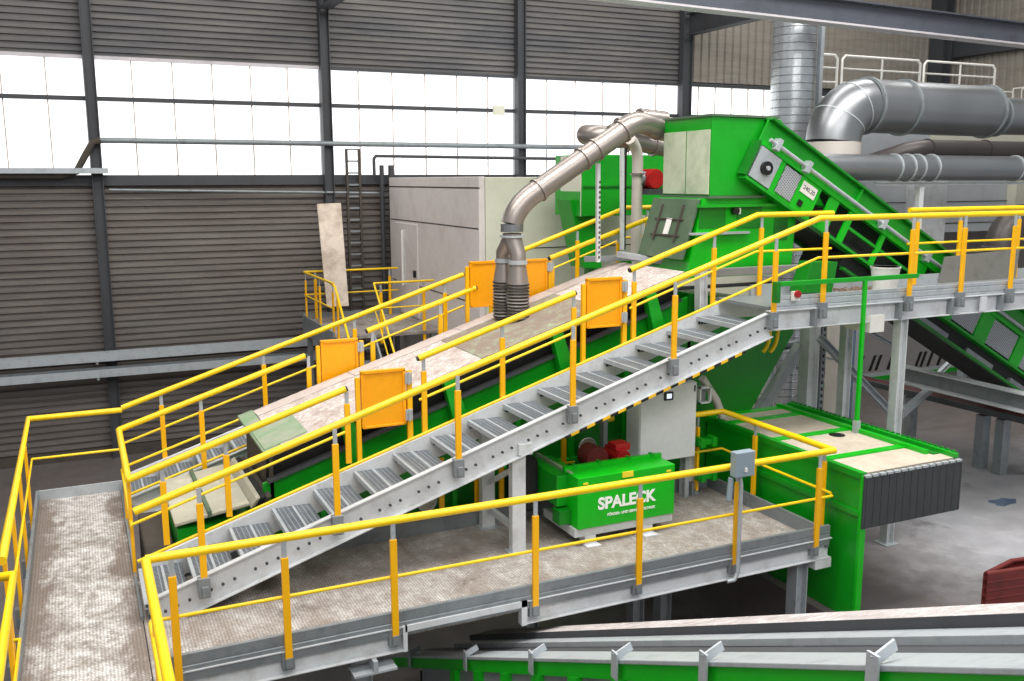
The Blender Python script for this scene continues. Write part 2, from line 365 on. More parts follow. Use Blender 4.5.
# ------------------------------------------------------------------ plant room (left)
RX, RY, RB = 6.71, 16.0, 21.4
t = thing('plant_room', 'pale grey panelled plant room below the window band', 'plant room', (RX + 2, RY + 2, ZF))
B().box(RX, RX + .12, RY, RB, ZF, .06).build('side_wall', 'room_pink', t, .01)
B().box(RX + .13, RX + 6.5, RY, RY + .12, ZF, .05).build('front_wall', 'room_cream', t, .01)
B().box(RX + .12, RX + 6.5, RY + .12, RB, -.05, .02).build('roof', 'room_grey', t)
for z in (-.9, -2.3): B().box(RX - .004, RX + .02, RY + .02, RB - .1, z, z + .025).build('panel_seam', 'grime', t)
B().box(RX - .004, RX + .02, RY, RB, -.16, -.13).build('eaves_seam', 'grime', t)
B().box(RX + .9, RX + 6.4, RY - .006, RY + .02, -.22, -.2).build('panel_seam', 'grime', t); B().box(RX + .5, RX + 6.4, RY - .006, RY + .02, -1.28, -1.26).build('panel_seam', 'grime', t)
d = B().box(RX - .03, RX, 19.4, 20.9, -3.0, -.95).build('door', 'room_pink', t, .008)
B().box(RX - .08, RX - .03, 19.5, 19.58, -2.1, -1.95).build('door_handle', 'black', d)
p = aX(402, 230, RX - .1); q = aX(403, 285, RX - .1)
t = thing('strip_lamp', 'white upright strip lamp on the plant room wall', 'lamp', q)
B().cyl(q, p, .028).build('lamp_tube', 'white_plastic', t); B().box(RX - .06, RX - .02, p.y + .03, p.y + .12, q.z, p.z).build('lamp_back', 'white_steel', t)

# landing and stairs beside the plant room
LZ = -3.02
t = thing('access_landing', 'small dusty landing at the plant room door', 'landing', (5.4, 19.2, LZ))
B().box(4.42, RX - .05, 17.9, 20.6, LZ - .06, LZ).build('deck', 'deck', t); B().box(4.40, 4.44, 17.9, 20.6, LZ - .3, LZ + .1).box(4.42, RX - .05, 20.6, 20.64, LZ - .3, LZ + .12).build('edge_beam', 'galv_dark', t)
for x, y in ((4.5, 18.0), (4.5, 20.4), (6.5, 18.0), (6.5, 20.4)): B().box(x - .05, x + .05, y - .05, y + .05, ZF, LZ - .06).build('leg', 'galv_dark', t)
t = thing('access_stair', 'steep dusty steel stair climbing to the plant room landing', 'stair', (5.5, 16.6, ZF))
for x in (4.5, 5.22): B().bar((x, 15.4, -5.5), (x, 17.9, -3.1), .04, .2).build('stringer', 'galv_dark', t)
for i in range(11):
    k = i / 11; B().box(4.52, 5.2, 15.4 + 2.5 * k, 15.62 + 2.5 * k, -5.48 + 2.4 * k, -5.44 + 2.4 * k).build('tread', 'grating', t)

def post_mesh(x, y, zb, zt, w=.062, d=.035, ax='x'):
    return B().box(x - (w if ax == 'x' else d) / 2, x + (w if ax == 'x' else d) / 2, y - (d if ax == 'x' else w) / 2, y + (d if ax == 'x' else w) / 2, zb, zt)
def railing(name, label, path, posts, knees=(.5,), r=.037, kr=.017, group=None, stub=.17, bracket=True, ax='x', mat='yellow', capends=(), brk_y=0.03, side=None):
    """path: top rail points; posts: (x, y, z_base, z_top_of_rail)"""
    t = thing(name, label, 'railing', (path[0][0], path[0][1], min(q[2] for q in path) - 1.1), group)
    B().tube(path, r, 14).build('top_rail', mat, t)
    for e in capends:
        a = Vector(path[e]); c = Vector(path[e + 1 if e == 0 else e - 1]); dv = (a - c).normalized()
        B().cyl(a, a + dv * .02, r * .82, 12).build('end_plug', 'black', t)
    for k in knees:
        B().tube([(q[0], q[1], q[2] - k) for q in path], kr, 8).build('knee_rail', mat, t)
    for (x, y, zb, zt) in posts:
        pm = post_mesh(x, y, zb, zt - stub, ax=ax).build('post', 'yellow_post' if mat == 'yellow' else mat, t, .004)
        if stub: B().bar((x, y, zt - stub - .03), (x - (.03 if side else 0), y, zt - .02), .042, .014, (0, 1, 0) if ax == 'x' else (1, 0, 0)).build('post_stub', 'galv', pm)
        if bracket: B().box(x - .06, x + .05, y - .03 + brk_y, y + .045 + brk_y, zb - .10, zb + .1).box(x - .03, x + .03, y - .05 + brk_y, y - .02 + brk_y, zb - .08, zb + .02).build('post_bracket', 'galv_dark', pm, .004)
    return t
# yellow rails on the far landing
p0 = (4.45, 17.95, LZ + 1.05); 
railing('guard_railing', 'small yellow railing on the left edge of the plant room landing', [p0, (4.45, 20.5, LZ + 1.05)], [(4.45, 18.0, LZ - .2, LZ + 1.05), (4.45, 19.1, LZ - .2, LZ + 1.05), (4.45, 20.4, LZ - .2, LZ + 1.05)], r=.024, bracket=False, ax='y', group='yellow railings around the plant room landing')
railing('guard_railing', 'thin yellow railing along the wall behind the leaning board', [(4.45, 20.55, LZ + 1.05), (6.6, 20.55, LZ + 1.05)], [(4.7, 20.55, LZ - .1, LZ + 1.05), (6.4, 20.55, LZ - .1, LZ + 1.05)], r=.024, bracket=False, group='yellow railings around the plant room landing')
railing('stair_handrail', 'yellow handrail sloping down the left side of the plant room stair', [(4.45, 18.3, LZ + 1.05), (4.47, 17.9, LZ + 1.0), (4.47, 15.5, -4.35)], [(4.5, 17.85, LZ - .2, LZ + .95), (4.47, 16.4, -4.6, -3.6)], r=.024, bracket=False, knees=(), ax='y', group='yellow handrails on the plant room stair')
railing('stair_handrail', 'yellow handrail sloping down the right side of the plant room stair', [(6.5, 17.9, LZ + 1.02), (5.25, 17.9, LZ + 1.02), (5.25, 15.4, -4.45)], [(5.4, 17.95, LZ - .2, LZ + 1.0), (6.3, 17.95, LZ - .2, LZ + 1.0), (5.25, 16.4, -4.6, -3.6)], r=.024, bracket=False, ax='x', group='yellow handrails on the plant room stair')
q0, q1, q2, q3 = aY(327, 307, 19.7), aY(349, 306, 19.7), aY(341, 203, 20.5), aY(317, 204, 20.5)
B().prism([q0, q1, q2, q3], (0, .05, 0)).build('leaning_board', 'board', bevel=.008, label='tall pale dusty board leaning beside the plant room landing', cat='board')

# ------------------------------------------------------------------ walkway and lower platform
ZD = -4.08; ZR = -2.98
SL = .318
def rz(X): return -2.98 + SL * (X - .29)            # height of the sloping handrails
t = thing('walkway', 'dusty narrow walkway running along the left of the photo', 'walkway', (-.2, 8, ZD))
B().box(-.69, .30, 3.5, 13.17, ZD - .04, ZD).build('deck', 'deck_worn', t)
B().box(-.72, -.69, 3.5, 13.2, ZD - .04, ZD + .13).build('toe_plate', 'galv_dark', t); B().box(-.69, .32, 13.17, 13.2, ZD - .04, ZD + .13).build('toe_plate', 'galv', t)
B().box(.285, .31, 9.0, 13.17, ZD - .04, ZD + .04).build('edge_strip', 'galv_dark', t)
for x in (-.6, .22): B().chan((x, 3.5, ZD - .16), (x, 13.17, ZD - .16), .08, .22).build('edge_beam', 'galv', t)
for y in (5.0, 9.2, 13.0):
    for x in (-.6, .22): B().box(x - .05, x + .05, y - .05, y + .05, ZF, ZD - .27).build('leg', 'galv_dark', t)
t = thing('work_platform', 'long dusty platform in front of the lower stair carrying the branded drive unit', 'platform', (3.9, 8.8, ZD))
B().box(.31, 7.46, 7.73, 9.95, ZD - .04, ZD).build('deck', 'deck', t)
prof = [(-.02, -.12), (.02, -.12), (.02, -.06), (.012, -.05), (.02, -.04), (.02, .0), (.012, .01), (.02, .02), (.02, .11), (-.02, .11)]
B().prof((.36, 7.70, -3.96), (7.48, 7.70, -3.96), prof).build('toe_plate', 'galv_dark', t)
B().box(.4, 7.46, 9.93, 9.97, ZD - .04, ZD + .17).build('toe_plate', 'galv_dark', t); B().box(7.45, 7.49, 7.7, 9.97, ZD - .04, ZD + .17).build('toe_plate', 'galv_dark', t)
B().chan((.33, 7.70, -4.115), (2.45, 7.70, -4.115), .07, .24, flip=False).build('edge_beam', 'white_steel', t)
B().chan((3.68, 7.70, -4.115), (7.5, 7.70, -4.115), .07, .24).build('edge_beam', 'white_steel', t)
B().box(2.45, 3.68, 7.66, 7.74, -4.05, -3.99).box(2.43, 2.47, 7.66, 7.74, -4.24, -3.99).box(3.62, 3.68, 7.66, 7.74, -4.24, -3.99).build('edge_angle', 'white_steel', t)
for y in (8.5, 9.3): B().ibeam((.4, y, ZD - .14), (7.4, y, ZD - .14), .08, .18).build('joist', 'galv_dark', t)
for x, y in ((7.2, 7.86), (6.35, 9.3), (5.95, 9.3), (2.1, 7.9), (4.6, 9.5)):
    B().ibeam((x, y, ZF), (x, y, ZD - .24), .16, .16, .014, (1, 0, 0)).build('leg', 'galv', t)
B().box(7.27, 7.5, 7.66, 7.9, -4.34, -4.24).build('end_plate', 'white_steel', t)
B().box(1.95, 2.35, 7.6, 7.8, -4.36, -4.34).box(2.13, 2.17, 7.6, 7.8, -4.34, -4.24).build('support_foot', 'galv', t)

railing('guard_railing', 'yellow railing along the front edge of the drive unit platform', [(.31, 7.69, ZR), (7.49, 7.69, ZR)],
        [(x, 7.67, -4.08, ZR) for x in (.50, 1.40, 2.36, 3.77, 4.94, 6.15, 7.27)], (.53,), group='yellow railings of the lower deck', side=None)
railing('guard_railing', 'yellow railing at bottom left turning toward the viewer from the platform corner', [(.31, 7.66, ZR), (.31, 3.6, ZR)],
        [(.33, 7.4, -4.1, ZR), (.33, 6.0, -4.1, ZR), (.33, 4.6, -4.1, ZR)], (.53,), ax='y', group='yellow railings of the lower deck')
railing('guard_railing', 'yellow railing on the right end of the platform beside the green chute box', [(7.48, 7.7, ZR), (7.48, 9.68, ZR), (6.95, 9.68, ZR)],
        [(7.5, 7.85, -4.05, ZR), (7.5, 9.05, -4.05, ZR), (7.1, 9.7, -4.0, ZR)], (.5,), ax='y', group='yellow railings of the lower deck')
railing('guard_railing', 'yellow railing behind the drive unit, mostly hidden under the stair', [(4.9, 9.98, ZR), (6.0, 9.98, ZR)],
        [(x, 9.99, -4.05, min(ZR, rz(x) - 1.3)) for x in (3.68, 4.13, 4.45, 5.3)], (.5,), group='yellow railings of the lower deck', stub=.0, bracket=False)
railing('guard_railing', 'yellow railing along the outer left edge of the walkway', [(-.73, 8.15, ZR), (-.73, 13.15, ZR), (.378, 13.15, ZR)],
        [(-.75, y, -4.2, ZR) for y in (8.6, 9.8, 11.1, 12.4)] , (.53,), ax='y', group='yellow railings of the lower deck')
railing('guard_railing', 'short yellow railing in the lower left corner of the photo', [(-1.9, 7.8, ZR), (-.63, 7.8, ZR), (-.63, 4.0, ZR)],
        [(-.66, 7.4, -4.2, ZR), (-.66, 6.4, -4.2, ZR), (-.66, 5.3, -4.2, ZR)], (.53,), ax='y', group='yellow railings of the lower deck')
railing('guard_railing', 'yellow railing across the foot of the sloping covered conveyor', [(.295, 12.07, ZR), (.295, 9.94, ZR)],
        [(.30, 10.15, -4.2, ZR), (.31, 11.9, -4.2, ZR)], (.5,), ax='y', r=.036, group='yellow railings of the lower deck', stub=0, bracket=False)

# ------------------------------------------------------------------ stairs
ZU = -1.53; XT = 8.2
def stair(y0, y1, label):
    t = thing('steel_stair', label, 'stair', (.4, (y0 + y1) / 2, ZD), 'two parallel stairs beside the covered conveyor')
    for y, fl in ((y0, False), (y1, True)):
        xa, xb = .40, 7.52
        za, zb = rz(xa) - 1.06, rz(xb) - 1.06
        st = B().chan((xa, y, za), (xb, y, zb), .07, .31, .012, flip=fl).build('stringer', 'white_steel', t)
        if y == y0:
            me = None
            for i in range(17):
                x = .50 + .4195 * i
                for dx in (0, .11, .22):
                    xx = x + dx
                    if me is None:
                        o = B().cyl((xx, y - .05, rz(xx) - 1.06), (xx, y - .03, rz(xx) - 1.06), .016, 6).build('bolt', 'dark_steel', st); me = (o, xx)
                    else:
                        c = me[0].copy(); COL.objects.link(c); c.location = (xx - me[1], 0, SL * (xx - me[1])); c.parent = st
    x0 = .335; first = None
    for i in range(16):
        Z = rz(x0) - .945
        X = x0 + .455 * i
        if X > 7.3: break
        if first is None:
            tr = B().box(X, X + .40, y0 + .04, y1 - .04, Z - .035, Z).box(X + .02, X + .38, y0 + .036, y0 + .046, Z - .10, Z).box(X + .02, X + .38, y1 - .046, y1 - .036, Z - .1, Z).build('tread', 'grating', t)
            B().box(X - .012, X + .022, y0 + .04, y1 - .04, Z - .05, Z + .004).box(X + .20, X + .225, y0 + .04, y1 - .04, Z, Z + .004).build('nosing', 'galv', tr)
            first = tr
        else:
            c = first.copy(); COL.objects.link(c); c.parent = t; c.location = (.455 * i, 0, .455 * i * SL)
            for ch in first.children:
                e = ch.copy(); COL.objects.link(e); e.parent = c
    return t
near = stair(8.91, 9.90, 'steel stair in front of the covered conveyor, above the drive unit platform')
far = stair(12.11, 13.10, 'steel stair behind the covered conveyor, nearest the dark wall')
xs = [aY(565, 430, 8.9).x, aY(745, 330, 8.9).x]
B().prof((xs[0], 8.90, rz(xs[0]) - 1.235), (xs[1], 8.90, rz(xs[1]) - 1.235), [(-.03, -.015), (.03, -.015), (.03, .015), (-.03, .015)]).build('hazard_strip', 'hazard', near)
def sp(y, xs_, zo=1.0): return [(x, y, rz(x) - zo, rz(x)) for x in xs_]
railing('stair_railing', 'long yellow railing on the viewer side of the front stair and upper deck', [(.293, 8.91, rz(.293)), (8.235, 8.91, -.475), (15, 8.91, -.475)],
        [(x, 8.86, rz(x) - 1.0, rz(x)) for x in (.86, 2.16, 3.46, 4.81, 6.12, 7.54)] + [(x, 8.86, -1.6, -.475) for x in (8.3, 9.75, 10.69, 11.65, 13.2)], (.48,), brk_y=-.01, group='yellow railings on the front stair')
railing('stair_railing', 'lower yellow railing between front stair and conveyor, below the first gate', [(.293, 9.94, rz(.293)), (2.56, 9.94, rz(2.56))], sp(9.94, (.62, 1.26, 2.57), .85), (.48,), bracket=False, capends=(-1,), group='yellow railings on the front stair')
railing('stair_railing', 'yellow railing between front stair and conveyor, between its two gates', [(3.41, 9.94, rz(3.41)), (5.41, 9.94, rz(5.41))], sp(9.94, (3.47, 4.45, 5.40), .95), (.48,), bracket=False, capends=(0, -1), group='yellow railings on the front stair')
railing('stair_railing', 'upper yellow railing between front stair and conveyor, below the hopper', [(6.19, 9.94, rz(6.19)), (8.12, 9.94, -.465), (9.41, 9.94, -.465)], sp(9.94, (6.25, 7.45)) + [(8.2, 9.94, -1.53, -.465)], (.48,), bracket=False, capends=(0,), group='yellow railings on the front stair')
railing('stair_railing', 'lower yellow railing of the rear stair, left of the rear gates', [(.297, 12.07, rz(.297)), (2.59, 12.07, rz(2.59))], sp(12.07, (1.26, 2.63), .95), (.48, .85), bracket=False, capends=(-1,), group='yellow railings on the rear stair')
railing('stair_railing', 'yellow railing of the rear stair between its two gates', [(3.43, 12.07, rz(3.43)), (5.0, 12.07, rz(5.0))], sp(12.07, (3.5, 4.47), .95), (.48,), bracket=False, capends=(0, -1), group='yellow railings on the rear stair')
railing('stair_railing', 'yellow railing of the rear stair rising past the hoses to the hopper', [(6.16, 12.07, rz(6.16)), (8.1, 12.07, rz(8.1))], sp(12.07, (6.2, 7.3), .95), (.48,), bracket=False, capends=(0,), group='yellow railings on the rear stair')
railing('stair_railing', 'outermost yellow railing of the rear stair beside the dark wall', [(.378, 13.15, rz(.378)), (5.25, 13.15, rz(5.25))], sp(13.15, (.87, 2.24, 3.55, 4.95), 1.0), (.48,), bracket=False, capends=(-1,), group='yellow railings on the rear stair')
railing('stair_railing', 'rearmost yellow railing rising behind the grey hose duct', [(5.5, 13.15, rz(5.5)), (8.09, 13.15, -.45), (9.6, 13.15, -.45)], sp(13.15, (5.7, 7.2), 1.0) + [(8.5, 13.15, -1.5, -.45), (9.0, 13.15, -1.5, -.45)], (.48,), bracket=False, group='yellow railings on the rear stair')

def gate(px, Y, label, hinge=True):                   # px: panel corners TL, BR, left foot y, in image
    (xl, yt, xr, yb) = px; a = aY(xl, yt, Y); c = aY(xr, yb, Y); x0, x1, z1, z0 = a.x, c.x, a.z, c.z
    t = thing('swing_gate', label, 'gate', ((x0 + x1) / 2, Y, z0), 'orange gates onto the covered conveyor')
    B().box(x0, x1, Y - .012, Y + .0, z0, z1).build('panel', 'orange', t)
    B().box(x0 - .01, x1 + .01, Y - .03, Y + .03, z1 - .015, z1 + .02).box(x0 - .01, x0 + .025, Y - .03, Y + .03, z0, z1).box(x1 - .025, x1 + .01, Y - .03, Y + .03, z0, z1).box(x0, x1, Y - .03, Y + .02, z0 - .01, z0 + .015).build('panel_frame', 'orange', t, .003)
    B().box(x0 - .07, x0 - .02, Y - .02, Y + .03, rz(x0) - 1.0, z1 - .05).build('latch_post', 'yellow_post', t, .003)
    hp = B().box(x1 + .03, x1 + .09, Y - .02, Y + .03, rz(x1) - 1.0, z1 - .02).build('hinge_post', 'yellow_post', t, .003)
    for z in (z1 - .1, z0 + .1): B().box(x1 + .0, x1 + .08, Y - .045, Y - .02, z - .06, z + .06).cyl((x1 + .04, Y - .05, z - .07), (x1 + .04, Y - .05, z + .07), .014).build('hinge', 'galv', hp)
    B().bar((x0 - .02, Y - .03, rz(x0) - .9), (x1 + .05, Y - .03, rz(x1) - .9), .04, .035).build('sill_bar', 'yellow_post', t)
    return t
gate((361, 373, 405, 423), 9.94, 'closed orange gate on the front railing, the lower one toward the walkway')
gate((587, 280, 620, 325), 9.94, 'closed orange gate on the front railing, the upper one near the hopper')
gate((321, 342, 358, 384), 12.07, 'orange gate on the rear railing, left of the dusty cover')
gate((470, 263, 546, 302), 12.07, 'wide orange gate behind the two ribbed hoses')

# stair support frame
t = thing('stair_support', 'pale grey steel trestle holding up the front stair', 'support', (4.22, 9.4, ZD))
for y in (9.0, 9.85):
    B().chan((4.2, y, ZD), (4.2, y, rz(4.2) - 1.1), .10, .16, .012, (1, 0, 0)).build('leg', 'white_steel', t)
    B().box(4.08, 4.32, y - .1, y + .1, ZD, ZD + .015).build('foot_plate', 'galv', t)
B().bar((4.2, 9.0, ZD + .25), (4.2, 9.85, ZD + .25), .06, .06).build('cross_bar', 'white_steel', t); B().bar((4.2, 9.0, -3.1), (4.2, 9.85, -3.55), .05, .05).build('brace', 'white_steel', t)
B().bar((4.25, 8.88, rz(4.25) - 1.16), (4.25, 10, rz(4.25) - 1.16), .16, .12).build('head_beam', 'white_steel', t)

# ------------------------------------------------------------------ covered conveyor (between the stairs)
def cz(X): return rz(X) - .385
YN, YFAR = 10.16, 11.95
FX0, FX1 = 1.68, 7.15
t = thing('covered_conveyor', 'long green conveyor under a sloping dusty cover between the two stairs', 'conveyor', (4, 11, ZF))
def slab(x0, x1, y0, y1, th=.03, dz0=0, dz1=0):
    return B().hexa([(x0, y0, cz(x0) - th + dz0), (x1, y0, cz(x1) - th + dz0), (x1, y1, cz(x1) - th + dz1), (x0, y1, cz(x0) - th + dz1), (x0, y0, cz(x0) + dz0), (x1, y0, cz(x1) + dz0), (x1, y1, cz(x1) + dz1), (x0, y1, cz(x0) + dz1)])
YS = 11.55
slab(1.70, 2.18, YN + .03, YS - .3, dz0=.012, dz1=.012).build('end_cover', 'green_dust', t)
slab(FX0, 1.86, YN, YFAR).build('end_strip', 'green_dust', t, .004)
for x0, x1, m in ((1.87, 4.28, 'cover_dusty'), (4.29, 5.95, 'cover_brown'), (5.96, FX1, 'cover_dusty')): slab(x0, x1, YN, YS).build('cover_plate', m, t, .004)
for x0, x1 in ((1.87, 3.1), (3.11, 4.6), (4.61, 6.0), (6.01, FX1)): slab(x0, x1, YS + .012, YFAR, dz0=.01, dz1=-.02).build('edge_plate', 'cover_smooth', t, .004)
def strip(x0, x1, o0, o1, y, th, y2=None):          # a sloping side band between offsets o0 (top) and o1 below the cover
    y2 = y if y2 is None else y2
    return B().hexa([(x0, y2, cz(x0) - o1), (x1, y2, cz(x1) - o1), (x1, y2 + th, cz(x1) - o1), (x0, y2 + th, cz(x0) - o1), (x0, y, cz(x0) - o0), (x1, y, cz(x1) - o0), (x1, y + th, cz(x1) - o0), (x0, y + th, cz(x0) - o0)])
strip(FX0 + .05, FX1, .03, .40, YN + .1, .02, YN + .22).build('rubber_skirt', 'black_rubber', t)
strip(FX0 + .05, FX1, .365, .40, YN + .04, .12).build('skirt_rail', 'dark_steel', t)
strip(FX0, 7.4, .40, .68, YN + .12, .05).build('side_beam', 'green', t, .006)
strip(FX0, 7.4, .66, .70, YN + .04, .14).build('beam_flange', 'green', t, .004)
strip(FX0 + .1, 7.4, .03, .7, YFAR - .1, .05).build('far_side_beam', 'green', t)
for px, in ((345,), (447,), (556,), (650,)):
    X = aY(px, 400 - (px - 345) * .47, YN).x
    B().hexa([(X - .06, YN - .01, cz(X) - .06), (X + .08, YN - .01, cz(X) - .02), (X + .08, YN + .1, cz(X) - .02), (X - .06, YN + .1, cz(X) - .06), (X + .08, YN - .05, cz(X) - .68), (X + .26, YN - .05, cz(X) - .62), (X + .26, YN + .1, cz(X) - .62), (X + .08, YN + .1, cz(X) - .68)]).build('side_rib', 'green', t, .006)
# machine body below
b = B(); yb = YN + .1
pts = [(1.35, yb, -4.6), (7.35, yb, -4.6), (7.35, yb, cz(7.35) - .7), (1.75, yb, cz(1.75) - .7), (1.35, yb, -3.85)]
b.prism(pts, (0, 1.6, 0)).build('lower_body', 'green_deep', t)
for x in (2.3, 3.1, 3.9, 4.75, 5.5, 6.3): B().box(x, x + .06, yb - .06, yb, -4.6, cz(x) - .72).build('body_stiffener', 'green', t)
B().box(3.0, 6.1, yb - .08, yb, -3.62, -3.5).build('body_rail', 'green', t)
B().prism([(7.3, yb, cz(7.3) - .35), (9.1, yb, -1.75), (9.1, yb, -2.15), (8.3, yb, -3.35), (8.3, yb, -4.6), (7.3, yb, -4.6)], (0, 1.5, 0)).build('chute', 'green_deep', t)
for px in ((425, 500), (585, 446)):
    c = aY(*px, yb); o = B().cyl((c.x, yb - .03, c.z), (c.x, yb - .07, c.z), .115, 24).build('inspection_port', 'cover_cream', t); B().tube([(c.x + .12 * math.cos(a * PI / 12), yb - .07, c.z + .12 * math.sin(a * PI / 12)) for a in range(25)], .012, 6, False).build('port_rim', 'galv', o)
# foot of the conveyor
B().hexa([(.72, 10.12, -3.62), (1.5, 10.12, -3.5), (1.5, 11.9, -3.55), (.72, 11.9, -3.67), (.72, 10.12, -3.58), (1.5, 10.12, -3.46), (1.5, 11.9, -3.51), (.72, 11.9, -3.63)]).build('foot_cover', 'cover_cream', t, .01)
B().hexa([(1.06, 10.1, -3.56), (1.1, 10.1, -3.555), (1.1, 11.92, -3.6), (1.06, 11.92, -3.605), (1.06, 10.1, -3.49), (1.1, 10.1, -3.485), (1.1, 11.92, -3.54), (1.06, 11.92, -3.545)]).build('foot_seam', 'green_dark', t)
B().box(.75, 1.6, 10.16, 11.9, -4.5, -3.66).build('foot_frame', 'green', t)
B().box(.42, .72, 10.2, 11.6, -4.6, -3.9).build('foot_motor', 'grime', t, .02)
for x, m in ((1.51, 'cover_cream'), (1.57, 'black_rubber'), (1.63, 'grime')): B().hexa([(x, 10.1, -3.52), (x + .05, 10.1, -3.5), (x + .05, 11.9, -3.56), (x, 11.9, -3.58), (x + .06, 10.06, -3.42), (x + .1, 10.06, -3.40), (x + .1, 11.9, -3.44), (x + .06, 11.9, -3.46)]).build('discharge_flap', m, t)

B().hexa([(1.76, YN + .12, cz(1.76) - .7), (1.8, YN + .12, cz(1.76) - .7), (1.8, YFAR - .1, cz(1.76) - .7), (1.76, YFAR - .1, cz(1.76) - .7), (1.76, YN + .12, cz(1.76) - .04), (1.8, YN + .12, cz(1.76) - .04), (1.8, YFAR - .1, cz(1.76) - .04), (1.76, YFAR - .1, cz(1.76) - .04)]).build('end_plate', 'grime', t)
# ------------------------------------------------------------------ hopper
HY = 10.3; HB = 11.4
t = thing('hopper', 'tall green feed hopper with a dusty side panel, above the conveyor', 'hopper', (8.3, 10.9, -1.6))
c1, c2 = aY(712.5, 116, HY), aY(770, 119, HY)
xl, zt, zm = c1.x, c1.z, -.22
B().prism([(xl, HY, zm), (8.9, HY, zm), (9.6, HY, -.4), (8.75, HY, zt - .02), (xl, HY, zt)], (0, HB - HY, 0)).build('upper_body', 'green', t, .006)
B().prism([(xl - .025, HY - .025, zt), (8.72, HY - .025, zt - .01), (8.72, HB, zt - .01), (xl - .025, HB, zt)], (0, 0, .03)).build('top_flange', 'green_dark', t)
B().box(xl - .02, xl - .002, HY + .02, HY + .53, zm + .02, zt - .17).build('side_panel', 'panel_dust', t, .004); B().box(xl - .02, xl - .002, HY + .56, HB - .02, zm + .02, zt - .17).build('side_panel', 'panel_dust', t, .004)
B().box(xl - .05, 9.2, HY - .05, HB, zm - .03, zm).build('mid_flange', 'green_dark', t)
B().prism([(xl - .1, HY + .02, zm - .03), (9.12, HY + .02, zm - .03), (9.05, HY + .02, -1.3), (xl - .32, HY + .02, -1.3)], (0, 1.1, 0)).build('lower_body', 'green_bright', t)
for px in ((700, 207, 726, 228), (738, 207, 762, 228), (775, 218, 788, 240)):
    a, c = aY(px[0], px[1], HY), aY(px[2], px[3], HY)
    B().box(a.x, c.x, HY + .012, HY + .03, c.z, a.z).build('body_panel', 'green_deep', t, .004)
a, c = aY(698, 203, HY), aY(775, 205, HY); B().box(a.x, c.x, HY - .06, HY + .03, a.z - .06, a.z - .02).build('body_ledge', 'green', t)
a, c = aY(690, 233, HY), aY(748, 236, HY); B().box(a.x, c.x, HY - .04, HY + .03, a.z - .03, a.z).build('body_ledge', 'galv', t)
B().cyl((8.02, HY - .06, -.42), (8.02, HY, -.42), .05).build('level_sensor', 'black', t)
p = aY(737, 211, HY); B().box(p.x - .05, p.x + .05, HY - .02, HY + .02, p.z - .04, p.z + .04).build('sensor_tag', 'white_plastic', t)
xd = xl - .12
dr = B().prism([(xd, HY + .03, zm - .04), (xd, HB, zm - .04), (xd - .25, HB, -1.05), (xd - .25, HY + .03, -1.05)], (-.04, 0, 0)).build('inspection_door', 'green_dark', t, .006)
for y in (HY + .3, HY + .8): B().bar((xd - .08, y, zm - .12), (xd - .235, y, -.82), .03, .02).build('door_bar', 'grime', dr)
for k in (.35, .62): B().bar((xd - .05 - .25 * k, HY + .22, zm - .04 - .79 * k), (xd - .05 - .25 * k, HY + .9, zm - .04 - .79 * k), .02, .02).build('door_bar', 'grime', dr)
k = .45; B().prism([(xd - .05 - .25 * .33, HY + .48, zm - .04 - .79 * .33), (xd - .05 - .25 * .33, HY + .6, zm - .04 - .79 * .33), (xd - .05 - .25 * .6, HY + .6, zm - .04 - .79 * .6), (xd - .05 - .25 * .6, HY + .48, zm - .04 - .79 * .6)], (-.01, 0, 0)).build('warning_tag', 'white_plastic', dr)
# steel under the hopper
def pxbar(name, label, p, q, w, h, mat='white_steel', cat='beam', group=None): return B().bar(p, q, w, h).build(name, mat, bevel=.004, label=label, cat=cat, group=group)
pxbar('support_beam', 'dusty grey beam lying across the top end of the dusty cover', aY(584, 259, 12.0), aY(668, 257, 11.45), .1, .08, 'galv_dark')
pxbar('support_beam', 'grey beam slanting in front of the inspection door toward the stair', aY(618, 254, 11.6), aY(728, 272, 10.18), .1, .08, 'galv')
pxbar('support_beam', 'dusty grey beam under the front of the hopper', aY(704, 273, 10.2), aY(800, 268, 10.2), .1, .1, 'vent_grey')
B().ibeam(aY(701, 322, 10.05), aY(701, 270, 10.05), .12, .12, .012, (1, 0, 0)).build('support_post', 'white_steel', label='white post between front stair and hopper', cat='post')
B().box(7.0, 8.6, 10.12, 10.2, -1.42, -1.38).build('belt_edge', 'black_rubber', label='dark belt edge under the hopper front', cat='belt')

# ------------------------------------------------------------------ inclined conveyor
SX, SZ = 8.07, .05; SA = math.atan(.55); cs, sn = math.cos(SA), math.sin(SA)
CY = 10.18
def ic(s, n, y): return Vector((SX + s * cs + n * sn, y, SZ - s * sn + n * cs))     # s down the slope, n across it, from the lower edge
def iq(b, s0, s1, n0, n1, y0, y1): return b.hexa([ic(s0, n0, y0), ic(s1, n0, y0), ic(s1, n0, y1), ic(s0, n0, y1), ic(s0, n1, y0), ic(s1, n1, y0), ic(s1, n1, y1), ic(s0, n1, y1)])
t = thing('inclined_conveyor', 'long green conveyor sloping down from the hopper behind the upper deck', 'conveyor', ic(4, -1, CY + .6))
LEN = 8.4; WID = .83
iq(B(), .0, LEN, .53, WID, CY + .03, CY + .06).build('upper_side_plate', 'green', t, .004)
iq(B(), .0, LEN, WID, WID + .03, CY - .06, CY + .12).build('top_flange', 'green_deep', t)
iq(B(), 0, LEN, -.04, 0, CY - .05, CY + .1).build('bottom_flange', 'green', t)
iq(B(), -.05, 0, 0, .5, CY - .05, CY + .1).build('end_flange', 'green_deep', t)
iq(B(), .0, LEN, .0, WID, 11.2, 11.25).build('far_side_plate', 'green_deep', t)
iq(B(), .4, LEN, .05, .1, CY + .1, 11.2).build('carrying_belt', 'black_rubber', t)
